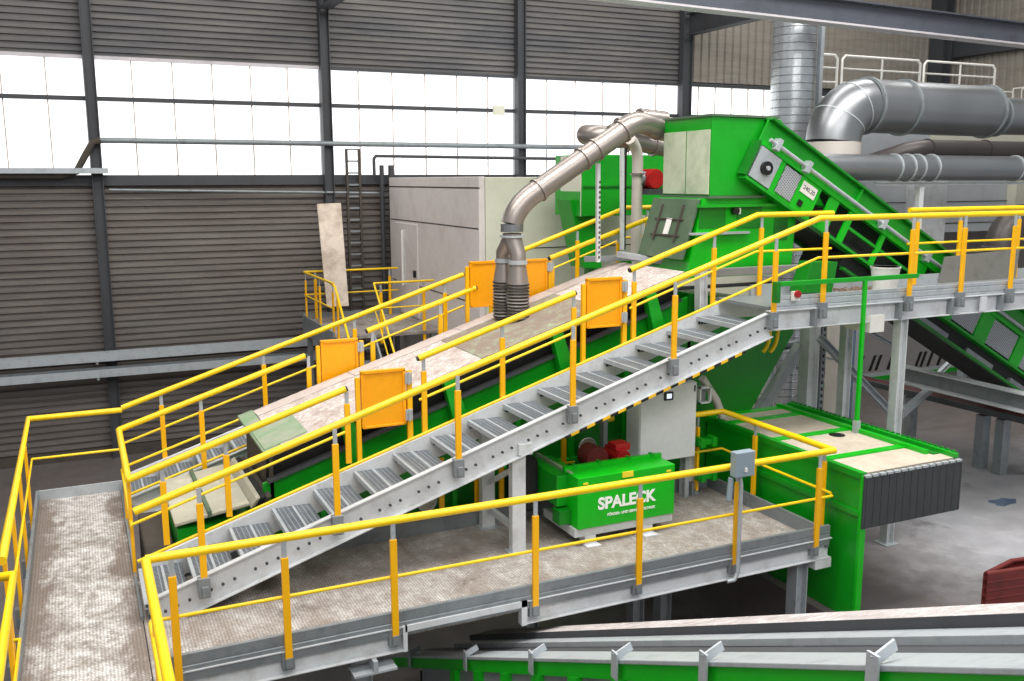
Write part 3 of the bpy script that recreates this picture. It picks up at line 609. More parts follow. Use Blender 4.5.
iq(B(), .05, LEN, .48, .54, CY - .02, CY + .06).build('side_rail', 'green_bright', t)
B().tube([ic(.1, .58, CY - .06), ic(LEN, .58, CY - .06)], .028).build('guard_tube', 'galv', t)
for s in (.2, .8, 2.45, 3.5, 4.6): iq(B(), s, s + .07, .50, .66, CY - .11, CY).build('tube_clamp', 'galv', t)
for s in (1.9, 4.3): iq(B(), s, s + .03, .62, WID, CY - .03, CY + .03).build('plate_rib', 'green', t)
pl_ = iq(B(), .05, .44, .03, .47, CY - .02, CY + .02).build('bearing_plate', 'galv', t, .004)
c = ic(.25, .24, CY - .02); B().cyl(c, c + Vector((0, -.05, 0)), .09, 24).build('shaft_bearing', 'black', pl_); B().cyl(c + Vector((0, -.05, 0)), c + Vector((0, -.07, 0)), .03).build('shaft_end', 'galv', pl_)
iq(B(), .45, .54, .0, .5, CY, CY + .04).build('side_panel', 'green_bright', t)
iq(B(), .55, .85, .06, .45, CY - .02, CY + .0).build('guard_mesh', 'mesh', t); iq(B(), .54, .86, .0, .06, CY, CY + .04).build('mesh_sill', 'green_bright', t)
gp = iq(B(), .87, 1.28, .0, .5, CY, CY + .04).build('side_panel', 'green_bright', t)
lb = iq(B(), .93, 1.21, .27, .43, CY - .012, CY - .002).build('label_plate', 'white_plastic', gp)
iq(B(), .98, 1.06, .09, .17, CY - .02, CY).build('side_hole', 'black', gp)
for s0, s1 in ((1.48, 1.66), (1.9, 2.0), (2.62, 2.7), (3.4, 3.7), (4.45, 4.6), (5.2, 5.5), (6.2, 6.45), (7.2, 7.45)):
    iq(B(), s0, s1, .0, .5, CY, CY + .04).build('side_panel', 'green_bright', t)
for s0, s1 in ((2.0, 2.62), (2.7, 3.4)): iq(B(), s0, s1, .24, .28, CY, CY + .04).build('cross_bar', 'green', t)
for s0, s1 in ((4.62, 5.18), (5.52, 6.18), (6.47, 7.18), (7.47, LEN)): iq(B(), s0, s1, .05, .46, CY + .015, CY + .03).build('guard_mesh', 'mesh', t)
iq(B(), 1.29, 4.5, .0, .8, CY + .25, CY + .3).build('inner_plate', 'black', t)
iq(B(), 2.2, LEN, -.25, -.04, CY + .08, 11.1).build('return_belt_pan', 'black_rubber', t)
iq(B(), 2.2, LEN, -.30, -.26, CY - .03, CY + .05).build('return_rail', 'green_deep', t)
for s in (4.0, 5.2, 6.4): iq(B(), s, s + .7, -.25, -.18, CY - .0, CY + .06).build('return_guard', 'galv_dark', t)

# lettering
def text(body, name, mat, parent, pos, xdir, zdir, size, ex=.002, cond=1.0, bold=.0):
    cu = bpy.data.curves.new(name, 'FONT'); cu.body = body; cu.size = size; cu.align_x = 'CENTER'; cu.align_y = 'CENTER'; cu.extrude = ex; cu.offset = bold; cu.space_character = cond
    o = bpy.data.objects.new('tmp_text', cu); COL.objects.link(o); dg = bpy.context.evaluated_depsgraph_get(); me = bpy.data.meshes.new_from_object(o.evaluated_get(dg)); bpy.data.objects.remove(o)
    x = Vector(xdir).normalized(); y = Vector(zdir).normalized(); n = x.cross(y)
    m = Matrix((x, y, n)).transposed().to_4x4(); m.translation = Vector(pos) - WORLD[parent.name]; me.transform(m)
    me.materials.clear(); me.materials.append(M[mat]); o = bpy.data.objects.new(name, me); COL.objects.link(o); o.parent = parent; WORLD[o.name] = WORLD[parent.name]; return o
xd_ = ic(1, 0, 0) - ic(0, 0, 0); yd_ = ic(0, 1, 0) - ic(0, 0, 0)
text('240.20', 'label_lettering', 'grey_ink', lb, ic(1.07, .35, CY - .014), xd_, yd_, .085)

# ------------------------------------------------------------------ upper deck
t = thing('upper_deck', 'raised steel walkway at the top of the front stair', 'platform', (11, 9.4, ZU))
B().box(7.55, 15, 8.98, 10.02, ZU - .04, ZU).build('deck', 'galv_dark', t)
B().prof((7.6, 8.93, ZU + .03), (15, 8.93, ZU + .03), [(-.02, -.1), (.02, -.1), (.02, -.04), (.01, -.03), (.02, -.02), (.02, .04), (.01, .05), (.02, .06), (.02, .1), (-.02, .1)]).build('toe_plate', 'galv', t)
B().box(8.1, 15, 9.98, 10.02, ZU, ZU + .14).build('toe_plate', 'galv', t)
B().chan((7.5, 8.92, ZU - .16), (15, 8.92, ZU - .16), .08, .24).build('edge_beam', 'white_steel', t); B().chan((7.5, 10.0, ZU - .16), (15, 10.0, ZU - .16), .08, .24, flip=True).build('edge_beam', 'white_steel', t)
for x in (8.33, 9.75, 10.69, 11.65): B().box(x - .14, x - .1, 8.86, 8.96, ZU - .27, ZU - .05).build('web_stiffener', 'galv_dark', t)
B().box(11.1, 11.2, 8.85, 8.88, ZU - .26, ZU - .06).build('splice_plate', 'white_steel', t)
for x, y in ((9.79, 9.0), (14.4, 9.0), (9.79, 9.95)):
    B().ibeam((x, y, ZG), (x, y, ZU - .28), .13, .13, .012, (1, 0, 0)).build('leg', 'white_steel', t); B().box(x - .12, x + .12, y - .12, y + .12, ZG, ZG + .015).build('foot_plate', 'galv', t)
p = aY(872, 322, 8.95); B().box(p.x - .12, p.x + .12, 8.86, 9.3, p.z - .12, p.z + .1).build('junction_box', 'white_plastic', t)
railing('guard_railing', 'yellow railing on the rear side of the upper deck', [(10.88, 9.98, -.45), (15, 9.98, -.45)], [(x, 9.98, ZU + .0, -.45) for x in (11.06, 11.93, 13.2)], (.48,), bracket=False, group='yellow railings of the upper deck')
q = [aY(945, 257, 9.95), aY(1020, 249, 9.95), aY(1014, 287, 9.95), aY(937, 292, 9.95)]
B().prism(q, (0, .015, 0)).build('guard_sheet', 'canvas', label='dull grey sheet metal guard behind the upper deck railing', cat='sheet')
p = aZ(884, 293, ZU)
t = thing('bucket', 'white plastic bucket standing on the upper deck', 'bucket', p)
B().tube([(p.x, p.y, ZU), (p.x, p.y, ZU + .36)], [.15, .19], 24).build('body', 'white_plastic', t); B().ring((p.x, p.y, ZU + .35), (0, 0, 1), .19, .02, .008).build('rim', 'white_plastic', t)
a, c = aZ(836, 291, ZU), aZ(868, 288, ZU)
b = B()
for i in range(160):
    x, y = random.uniform(a.x, c.x), random.uniform(a.y - .15, a.y + .3); s = random.uniform(.01, .035)
    b.hexa([(x - s, y - s, ZU), (x + s, y - s * .6, ZU), (x + s * .8, y + s, ZU), (x - s * .7, y + s, ZU), (x - s * .6, y - s * .5, ZU + s), (x + s * .5, y - s * .5, ZU + s), (x + s * .5, y + s * .5, ZU + s), (x - s * .5, y + s * .5, ZU + s)])
b.build('bark_debris', 'gravel', label='brown bark debris scattered on the upper deck', cat='debris', kind='stuff')
q = [aY(802, 293, 9.6), aY(812, 262, 9.6), aY(838, 262, 9.6), aY(832, 293, 9.6)]
B().prism(q, (0, .25, 0)).build('deflector_box', 'green_deep', bevel=.006, label='small dark green wedge box on the upper deck at the stair top', cat='box')
p = aY(797, 294, 8.85)
t = thing('stop_button', 'red emergency stop button at the stair top', 'button', p - Vector((0, 0, .06)))
B().cyl(p, p + Vector((0, -.03, 0)), .045, 16).build('button_cap', 'red', t, .008); B().box(p.x - .05, p.x + .05, p.y, p.y + .05, p.z - .08, p.z + .03).build('button_housing', 'white_plastic', t)

# green T post on the chute box
BX0, BX1, BY0, BY1, BZ = 7.65, 9.14, 7.42, 10.28, -3.2
PY = 8.75; PX = aY(857, 418, PY).x
t = thing('barrier_post', 'thin green T-shaped post rising from the chute box', 'post', (PX, PY, BZ))
zt_ = aY(865, 280, PY).z
B().box(PX - .023, PX + .023, PY - .023, PY + .023, BZ, zt_).build('post', 'green_bright', t, .004)
a, c = aY(776, 285, PY), aY(918, 275, PY); zc = (a.z + c.z) / 2
B().bar((a.x, PY, zc), (c.x, PY, zc), .045, .055).build('cross_bar', 'green', t, .004)
B().box(a.x - .02, a.x + .04, PY - .04, PY + .04, zc - .22, zc + .03).build('end_bracket', 'green_deep', t); B().box(PX - .035, PX + .035, PY - .035, PY + .035, BZ, BZ + .16).build('foot_bracket', 'galv', t)

# ------------------------------------------------------------------ chute box
t = thing('chute_box', 'large green discharge box with a dusty beige lid and black rubber curtain', 'chute', ((BX0 + BX1) / 2, 8.8, ZG))
B().box(BX0, BX0 + .04, BY0, BY1, ZG, BZ - .02).build('left_wall', 'green', t, .004)
B().box(BX0, BX1, BY1 - .04, BY1, -4.2, BZ - .02).build('back_wall', 'green_deep', t); B().box(BX1 - .04, BX1, BY0, BY1, -3.85, BZ - .02).build('right_wall', 'green', t)
B().box(BX0 - .02, BX0 + .06, BY0 - .03, BY0 + .01, ZG, BZ - .02).build('front_flange', 'green_bright', t)
for z in (-3.66, -5.3): B().box(BX0 - .03, BX0, BY0, BY1, z - .03, z + .03).build('side_rib', 'green', t)
B().box(BX0 + .02, BX1 - .02, BY0 + .02, BY1 - .02, BZ - .03, BZ).build('lid', 'box_top', t)
B().box(BX0 - .02, BX0 + .06, BY0, BY1, BZ - .06, BZ + .012).build('lid_edge', 'green', t); B().box(BX0, BX1, BY1 - .12, BY1, BZ - .03, BZ + .015).build('lid_edge', 'green_bright', t)
for y in (8.02, 8.92, 9.82): B().box(BX0 + .05, BX1 - .25, y - .055, y + .055, BZ - .01, BZ + .018).build('lid_strip', 'green_bright', t)
for x in (BX1 - .24, BX1 - .04):
    B().box(x - .03, x + .03, BY0 + (.25 if x < 9.1 else 0), BY1, BZ, BZ + .05).build('lid_rail', 'green_bright' if x < 9.1 else 'green', t)
B().box(BX1 - .19, BX1 - .09, BY0 + .2, BY1, BZ - .01, BZ + .012).build('rail_gutter', 'green_deep', t)
for i in range(34): B().box(BX1 - .02, BX1 + .015, BY0 + .06 + i * .083, BY0 + .1 + i * .083, BZ + .03, BZ + .065).build('rail_tooth', 'green_deep', t)
p = aZ(837, 435, BZ)
b = B(); b.prism([(p.x + .1 * math.cos(k * PI / 12), p.y + .1 * math.sin(k * PI / 12), BZ) for k in range(24)], (0, 0, .004)); b.build('lid_hole', 'black', t)
b = B(); b.box(BX0 - .01, BX1 + .0, BY0 - .05, BY0 - .02, -3.82, BZ - .02); b.build('rubber_curtain', 'curtain', t)
for i in range(14): B().box(BX0 + .0 + i * .107, BX0 + .08 + i * .107, BY0 - .06, BY0 - .015, BZ - .03, BZ - .005).build('curtain_clip', 'galv', t)

# fittings by the right platform railing
t = thing('switch_box', 'grey switch box with conduit on the front railing post', 'box', aY(741, 470, 7.6))
a, c = aY(733, 452, 7.58), aY(751, 474, 7.58)
B().box(a.x, c.x, 7.52, 7.62, c.z, a.z).build('box_body', 'grey_box', t, .01)
B().box((a.x + c.x) / 2 - .012, (a.x + c.x) / 2 + .012, 7.5, 7.53, c.z + .06, c.z + .1).build('box_button', 'white_plastic', t)
q = aY(740, 476, 7.58)
B().tube([q, (q.x + .02, 7.58, q.z - .1), (q.x + .02, 7.58, -4.12), (q.x - .02, 7.58, -4.2), (q.x - .1, 7.6, -4.21)], .022).build('conduit', 'galv', t)
B().tube([aY(731, 478, 7.6), aY(729, 500, 7.6)], .03).build('cable_gland', 'grey_box', t)
for i, (px, py) in enumerate(((705, 441), (705, 475))):
    p = aY(px, py, 9.62); t2 = thing('pipe_clamp', ['upper green clamp on the yellow post right of the cabinet', 'lower green clamp on the yellow post right of the cabinet'][i], 'clamp', p, 'green clamps by the cabinet')
    B().box(p.x - .14, p.x + .14, 9.55, 9.66, p.z - .035, p.z + .035).build('clamp_bar', 'green', t2, .006)
    for dx in (-.09, .09): B().box(p.x + dx - .035, p.x + dx + .035, 9.52, 9.68, p.z - .06, p.z + .06).build('clamp_block', 'green', t2, .006)

# ------------------------------------------------------------------ drive unit with the branding
DX0, DX1, DY0, DY1, DZ0, DZ1 = 4.853, 6.138, 8.80, 9.12, -3.87, -3.27
t = thing('drive_unit', 'bright green drive guard with white lettering on the platform', 'drive unit', (5.5, 8.95, ZD))
gu = B().box(DX0, DX1, DY0, DY1, DZ0, DZ1).build('guard_body', 'green_bright', t, .008)
B().box(DX0 - .01, DX1 + .01, DY1 - .02, DY1 + .03, DZ1 - .02, DZ1 + .05).build('guard_flange', 'green_bright', t)
for x in (DX0 + .12, 5.3, 5.7, DX1 - .12): B().box(x - .02, x + .02, DY1 - .03, DY1 + .04, DZ1 + .03, DZ1 + .065).build('flange_lug', 'green', t)
B().box(DX0 - .02, DX1 + .0, DY0 + .03, DY1 + .5, DZ0 - .1, DZ0).build('base_frame', 'white_steel', t, .004)
for x in (5.03, 5.79):
    B().box(x - .07, x + .07, DY0 + .02, DY0 + .16, ZD, DZ0 - .1).box(x - .08, x + .1, DY0 - .06, DY0 + .16, ZD, ZD + .015).build('foot', 'white_steel', t, .003)
    B().box(x - .07, x + .07, DY1 + .3, DY1 + .44, ZD, DZ0 - .1).build('foot', 'white_steel', t, .003)
gb = B().box(4.72, 5.05, 9.05, 9.85, -3.66, -3.30).build('gear_housing', 'green', t, .01)
B().box(4.86, 4.9, 9.0, 9.9, -3.31, -3.26).build('housing_rib', 'green_dust', gb); B().box(4.55, 4.72, 9.5, 10.1, -3.86, -3.2).build('shaft_seal', 'black_rubber', t, .05)
B().box(4.7, 4.86, 8.95, 9.12, -3.84, -3.68).build('guard_step', 'green_deep', t)
p = aY(628, 474, 8.79); B().box(p.x - .07, p.x + .07, 8.785, 8.80, p.z - .035, p.z + .03).build('yellow_sticker', 'label', gu)
for px in ((586, 484), (669, 471)): p = aY(*px, 8.79); B().box(p.x - .03, p.x + .03, 8.79, 8.80, p.z - .01, p.z + .01).build('yellow_sticker', 'label', gu)
ax_, az_ = (1, 0, 0), (0, 0, 1)
p = aY(627, 500, 8.795)
lt = text('SPALECK', 'logo_lettering', 'white_ink', gu, (p.x, 8.795, p.z), ax_, az_, .19, cond=1.0, bold=.007)
p = aY(636, 507.5, 8.795); text('FÖRDER- UND SEPARIERTECHNIK', 'slogan_lettering', 'white_ink', gu, (p.x - .06, 8.795, p.z - .03), ax_, az_, .042, bold=.001)
t = thing('electric_motor', 'red electric motor with a brown drum behind the branded guard', 'motor', (5.75, 9.4, -3.5))
B().cyl((5.42, 9.35, -3.27), (5.42, 9.6, -3.27), .145, 24).build('motor_drum', 'dark_red', t, .01)
mb = B().cyl((5.72, 9.25, -3.27), (5.72, 9.6, -3.27), .095, 24).build('motor_body', 'red', t, .01)
for k in range(7): B().box(5.63, 5.81, 9.27 + k * .045, 9.285 + k * .045, -3.18, -3.165).build('cooling_fin', 'red', mb)
B().box(5.64, 5.84, 9.3, 9.5, -3.18, -3.11).build('terminal_box', 'red', mb, .01)
B().box(5.3, 5.9, 9.3, 9.7, -3.98, -3.36).build('motor_bracket', 'green_deep', t)

# ------------------------------------------------------------------ electrical cabinet
t = thing('electrical_cabinet', 'tall light grey electrical cabinet under the front stair', 'cabinet', (6.55, 9.7, ZD))
kx0, kx1, kz0, kz1 = 6.145, 6.985, -3.5, -2.52
B().box(kx0, kx1, 9.6, 9.9, kz0, kz1).build('body', 'cabinet', t, .008)
dr = B().box(kx0 + .008, kx1 - .008, 9.575, 9.6, kz0 + .01, kz1 - .01).build('door', 'cabinet', t, .006)
p = aY(669, 396, 9.56); B().box(p.x - .065, p.x + .065, 9.555, 9.575, p.z - .055, p.z + .05).build('display_frame', 'black', dr, .004); B().box(p.x - .035, p.x + .035, 9.55, 9.556, p.z - .03, p.z + .03).build('display_screen', 'screen', dr)
B().box(p.x - .06, p.x + .06, 9.57, 9.576, p.z + .06, p.z + .14).build('tag_plate', 'white_plastic', dr); B().box(kx1 - .05, kx1 - .03, 9.57, 9.576, kz1 - .12, kz1 - .04).build('hinge_mark', 'black', dr)
B().box(kx0 + .0, kx0 + .06, 9.7, 9.76, ZD, kz0).build('leg', 'galv_dark', t); B().box(kx1 - .06, kx1, 9.7, 9.76, ZD, kz0).build('leg', 'galv', t); B().box(kx1 - .05, kx1 + .15, 9.78, 9.84, ZD, -3.55).build('back_panel', 'white_steel', t)
B().box(kx0 - .36, kx0 - .3, 9.85, 9.95, ZD + .1, -2.4).build('side_post', 'galv_dark', t)
a, c = aY(698, 387, 9.8), aY(709, 402, 9.8)
t = thing('cable_box', 'small open white cable frame right of the cabinet', 'box', (a.x, 9.8, c.z))
B().box(a.x, c.x, 9.75, 9.8, a.z - .02, a.z).box(a.x, c.x, 9.75, 9.8, c.z, c.z + .02).box(a.x, a.x + .02, 9.75, 9.8, c.z, a.z).box(c.x - .02, c.x, 9.75, 9.8, c.z, a.z).build('frame', 'white_steel', t); B().box(a.x + .02, c.x - .02, 9.85, 9.87, c.z, a.z).build('frame_back', 'galv_dark', t)
p, q, r_ = aY(702, 378, 9.95), aY(716, 400, 9.95), aY(722, 416, 9.95)
B().tube([p, q, q + (r_ - q) * .5, r_], .055).build('drain_pipe', 'duct_pale', label='pale bent pipe descending beside the cabinet to the chute box', cat='pipe')

# ------------------------------------------------------------------ ducts
def arc_pts(a, c, b_, n=8):                           # quadratic bend a -> c(control) -> b_
    a, c, b_ = Vector(a), Vector(c), Vector(b_); return [a * (1 - k) ** 2 + c * 2 * k * (1 - k) + b_ * k * k for k in [i / n for i in range(n + 1)]]
DY = 11.2
t = thing('dust_duct', 'grey extraction duct bending down over the dusty cover to two hoses', 'duct', aY(512, 240, DY))
A0, A1, A2 = aY(664, 131, DY + .5), aY(637, 121, DY), aY(537, 191, DY)
top_ = aY(512, 224, DY)
R0 = .145
path = [A0] + arc_pts(A1 + (A0 - A1) * .35, A1 + Vector((0, 0, .02)), A1 + (A2 - A1) * .15) 
B().tube(path, R0, 20).build('upper_elbow', 'duct', t)
B().tube([A1 + (A2 - A1) * .15, A2], R0, 20).build('straight_pipe', 'duct', t)
B().tube(arc_pts(A2, aY(515, 205, DY), top_), R0, 20).build('lower_elbow', 'duct', t)
ax1 = (A2 - A1).normalized()
for k in (.15, .55, .985): B().ring(A1 + (A2 - A1) * k, ax1, R0, .03, .02).build('pipe_flange', 'duct', t)
B().ring(A0 + (A1 - A0) * .25, A1 - A0, R0, .03, .02).build('pipe_flange', 'duct', t)
B().ring(top_ - Vector((0, 0, .05)), (0, 0, 1), R0, .1, .005).build('pipe_collar', 'duct_bright', t); B().ring(top_ - Vector((0, 0, .16)), (0, 0, 1), R0 * .9, .025, .03).build('pipe_flange', 'galv', t)
for k, (px, yy, nm) in enumerate(((518, DY - .12, 'front_hose'), (504, DY + .22, 'rear_hose'))):
    x = aY(px, 300, yy).x
    c0 = top_ - Vector((0, 0, .12)); c1 = Vector((x, yy, top_.z - .38)); c2 = Vector((x, yy, c1.z - .16)); 
    B().tube([c0, c0 - Vector((0, 0, .06)), c1, c2], [R0 * .85, R0 * .85, R0 * .72, R0 * .72], 18).build('branch_pipe', 'duct', t)
    B().ring(c2 + Vector((0, 0, .05)), (0, 0, 1), R0 * .75, .05, .015).build('pipe_collar', 'galv', t)
    z2 = c2.z - .22; B().tube([c2, (x, yy, z2)], [R0 * .74, .142], 18).build('hose_cone', 'duct', t)
    zb = cz(x) + .0; n_ = 40; b = B(); pts, rs = [], []
    for i in range(n_ + 1):
        pts.append((x, yy, z2 + (zb - z2) * i / n_)); rs.append(.142 + (.012 if i % 4 in (1, 2) else -.004))
    b.tube(pts, rs, 20).build('hose', 'hose', t)
for px, py0, py1, l in ((598, 163, 262, 'perforated white strut under the grey extraction duct, left one'), (622, 148, 250, 'white strut under the grey extraction duct, right one')):
    a, c = aY(px, py0, DY + .7 if px > 610 else DY + .1), aY(px, py1, DY + .7 if px > 610 else DY + .1)
    t2 = thing('duct_strut', l, 'strut', c, 'struts under the extraction duct')
    s_ = B().chan(c, a, .05, .05, .008, (1, 0, 0)).build('strut_channel', 'white_steel', t2)
    if px < 610:
        for i in range(16): B().box(c.x - .012, c.x + .012, c.y - .03, c.y - .02, c.z + .05 + i * .068, c.z + .085 + i * .068).build('strut_slot', 'grime', s_)
        B().ring(A1 + (A2 - A1) * .42, ax1, R0, .03, .018).build('pipe_clip', 'duct', t2)
    else: B().box(c.x + .03, c.x + .06, c.y, c.y + .03, c.z, a.z).build('strut_cable', 'black', t2)
# second duct behind
t = thing('branch_duct', 'grey branch duct with an open elbow behind the extraction duct', 'duct', aY(600, 138, 13.2))
a, c = aY(589, 135, 13.2), aY(664, 147, 13.2)
B().tube([a + Vector((.12, .35, .02)), a + Vector((.13, .12, .01)), a + Vector((.2, .02, 0)), a + Vector((.34, 0, -.01)), c], .155, 18).build('pipe', 'duct', t)
d_ = (c - a).normalized()
for k in (.24, .5, .85): B().ring(a + (c - a) * k, d_, .155, .04, .025).build('pipe_flange', 'duct', t)
a2, c2 = aY(612, 133, 12.9), aY(652, 116, 12.9)
B().tube([a2, a2 + (c2 - a2) * .4 + Vector((0, 0, .06)), c2 + Vector((-.1, 0, -.02)), c2 + Vector((.25, 0, -.05))], .13, 18).build('upper_pipe', 'duct', t)
for k in (.2, .75): B().ring(a2 + (c2 - a2) * k + Vector((0, 0, .03)), (c2 - a2), .135, .04, .025).build('pipe_flange', 'duct', t)
x_ = aY(637, 200, 12.6).x
t = thing('down_pipe', 'pale vertical down pipe beside the rear green unit', 'pipe', (x_, 12.6, -1.2))
B().tube([(x_, 12.6, ZG), (x_, 12.6, .2)] + arc_pts((x_, 12.6, .25), (x_, 12.6, .48), (x_ - .2, 12.5, .6)), .085, 16).build('pipe', 'duct_pale', t); B().ring((x_, 12.6, .08), (0, 0, 1), .085, .03, .03).build('pipe_flange', 'duct', t)
p = aY(650, 179, 12.5)
t = thing('fan_motor', 'dark red motor left of the green hopper', 'motor', p - Vector((0, 0, .2)))
B().cyl(p + Vector((.05, -.1, 0)), p + Vector((.05, .35, 0)), .14, 20).build('motor_body', 'red', t, .02)
for k in range(6): B().cyl(p + Vector((.05, -.08 + k * .07, 0)), p + Vector((.05, -.05 + k * .07, 0)), .155, 20).build('cooling_fin', 'red', t)
B().cyl(p + Vector((-.14, .1, 0)), p + Vector((-.04, .1, 0)), .12, 18).build('gear_end', 'galv_dark', t); B().box(p.x - .1, p.x + .2, p.y - .12, p.y + .3, p.z - .24, p.z - .15).build('motor_base', 'dark_steel', t)
# rear green unit
t = thing('rear_green_unit', 'pale and bright green machine housing behind the extraction duct', 'machine', (10, 14.6, -1))
gx0, gx1 = aY(582, 200, 14.2).x, aY(632, 200, 14.2).x
B().box(gx0, gx1 + 1.2, 14.2, 15.2, -.62, .42).build('housing', 'green', t, .01); B().box(gx0 - .02, gx0 - .003, 14.22, 14.95, -.62, .4).build('side_panel', 'room_cream', t)
B().box(gx0 - .024, gx0 - .02, 14.22, 14.95, -.62, -.2).build('lower_side_panel', 'green', t)
B().box(gx0, gx1 + 1.2, 14.17, 14.2, -.13, -.1).build('housing_seam', 'green_deep', t)
q = [aY(570, 200, 14.4), aY(590, 200, 14.4), aY(602, 268, 14.4), aY(584, 268, 14.4)]; B().prism(q, (0, .5, 0)).build('chute', 'green', t)
for x in (gx0 + .5, gx1 + .8): B().box(x, x + .2, 14.8, 15.0, ZG, -.62).build('leg', 'green_deep', t)

# spiral duct
c = aY(793, 90, 15.3)
t = thing('spiral_duct', 'wide vertical galvanised spiral duct behind the hopper', 'duct', (c.x, 15.3, -1.5))
B().tube([(c.x, 15.3, ZG), (c.x, 15.3, 6.5)], .44, 40).build('pipe', 'spiral', t)
B().box(c.x + .40, c.x + .48, 15.0, 15.1, -.5, 6).build('seam_strip', 'galv', t)

# large silver duct
LY = 12.6
t = thing('large_duct', 'large silver elbow duct turning from upright to horizontal', 'duct', aY(834, 155, LY))
e0, e1 = aY(832, 160, LY), aY(833, 138, LY); h0 = aY(893, 107, LY); R1 = .455
h1 = aY(985, 111.5, LY); hz_ = h0.z
e1.x = e0.x
cor = Vector((e0.x + .02, LY, h0.z))
arc = []
cx, cz_ = e0.x + .62, e1.z + .02
ra = .62
el0 = Vector((e0.x, LY, h0.z - ra)); 
for i in range(9):
    a = PI - i / 8 * PI / 2; arc.append(Vector((e0.x + ra + ra * math.cos(a), LY, h0.z - ra + ra * math.sin(a))))
B().tube([Vector((e0.x, LY, e0.z - .05)), arc[0]], R1, 40).build('base_collar', 'duct_pale', t)
B().tube(arc, R1, 40, True).build('elbow', 'duct_bright', t)
for k in (3, 6): B().ring(arc[k], arc[k + 1] - arc[k - 1], R1, .02, .006, 40).build('seam', 'galv', t)
hend = Vector((h1.x, LY, h0.z - .02)); B().tube([arc[-1], hend], R1, 40).build('straight_pipe', 'duct_bright', t)
for f in (.02, .30, 1.0): B().ring(arc[-1] + (hend - arc[-1]) * f, (1, 0, 0), R1, .04, .035, 40).build('pipe_flange', 'galv_dark', t)
B().tube([hend, hend + Vector((.28, 0, -.07))], [R1, R1 * .75], 36).build('reducer', 'duct_bright', t); B().ring(hend + Vector((.28, 0, -.07)), (1, 0, 0), R1 * .75, .04, .04, 36).build('pipe_flange', 'galv_dark', t)
B().tube([hend + Vector((.28, 0, -.07)), hend + Vector((5, 0, -.07))], R1 * .75, 36).build('end_pipe', 'duct_bright', t)
# medium duct
t = thing('medium_duct', 'horizontal silver duct below the large elbow duct', 'duct', aY(940, 170, 12.3))
m0, m1 = aY(800, 167, 11.95), aY(1024, 168.5, 11.95); m1 = m0 + (m1 - m0) * 1.6; R2 = .215
B().tube([m0, m1], R2, 30).build('pipe', 'duct_bright', t)
for px in (893, 906, 916, 930, 1014): p = aY(px, 168, 11.95); B().ring(Vector((p.x, 11.95, m0.z + (m1.z - m0.z) * (p.x - m0.x) / (m1.x - m0.x))), (1, 0, 0), R2, .03, .022, 30).build('pipe_flange', 'galv', t)
p, q = aY(875, 184, 11.95), aY(1024, 183, 11.95); q = p + (q - p) * 1.6
tt = thing('pipe_carrier', 'pale steel carrier rail under the horizontal silver duct', 'carrier', p)
B().chan(p, q, .06, .05, .008).build('rail', 'white_steel', tt); c = aY(920, 187, 11.95); B().box(c.x - .05, c.x + .05, 11.9, 12.0, -1.75, c.z).build('hanger', 'white_steel', tt)
# dark ducts
t = thing('dark_duct', 'dark grey duct with a bend behind the silver ducts', 'duct', aY(950, 150, 14.5))
m0, m1 = aY(925, 150, 14.5), aY(1030, 152, 14.5); m1.z = m0.z
B().tube([m0 + Vector((-.9, .9, -.35)), m0 + Vector((-.5, .3, -.12))] + arc_pts(m0 + Vector((-.4, .15, -.06)), m0 + Vector((-.2, 0, 0)), m0, 5) + [m0 + Vector((6, 0, 0))], .21, 26).build('pipe', 'duct_dark', t)
for p in (m0 + Vector((.05, 0, 0)), m0 + Vector((1.75, 0, 0))): B().ring(p, (1, 0, 0), .21, .04, .025).build('pipe_flange', 'duct_dark', t)
t = thing('low_elbow_duct', 'dark elbow duct at the right edge behind the upper deck railing', 'duct', aY(1005, 240, 13.2))
c = aY(1000, 262, 13.2); B().tube([c + Vector((0, 0, -.3)), c] + arc_pts(c + Vector((0, 0, .25)), c + Vector((.05, 0, .85)), c + Vector((.8, 0, .85))) + [c + Vector((3, 0, .85))], .33, 30).build('elbow', 'duct_dark', t)
B().ring(c + Vector((0, 0, .3)), (0, 0, 1), .33, .04, .025, 30).build('pipe_flange', 'duct', t)

# plant room (right)
PY_ = 15.9
t = thing('filter_house', 'large pale grey panelled enclosure behind the silver ducts', 'plant room', (20, 17.5, ZG))
px0 = aY(816, 100, PY_).x
B().box(px0, 25, PY_, 19.5, -1.25, 1.28).build('upper_house', 'room_grey', t, .01)
B().box(aY(930, 140, PY_).x, 25, PY_ - .02, PY_ + .0, .1, 1.27).build('cream_fascia', 'room_cream', t)
for a_, c_ in ((905, 938), (1006, 1040)): x0 = aY(a_, 200, PY_).x; x1 = aY(c_, 200, PY_).x; B().box(x0, x1, PY_ - .25, PY_, -1.5, .1).build('pilaster', 'room_cream' if a_ > 950 else 'white_steel', t, .01)
for z in (-.55, -1.05): B().box(px0, 25, PY_ - .03, PY_ - .02, z, z + .02).build('panel_seam', 'grime', t)
p = aY(942, 203, PY_ - .05); B().cyl((p.x, PY_ - .06, p.z), (p.x, PY_ - .02, p.z), .06).build('round_knob', 'black', t)
t = thing('roof_railing', 'white tubular railing on the roof of the pale enclosure', 'railing', (19, 16.2, 1.28))
RYY = 16.2
z1 = aY(900, 60, RYY).z; z0 = 1.28
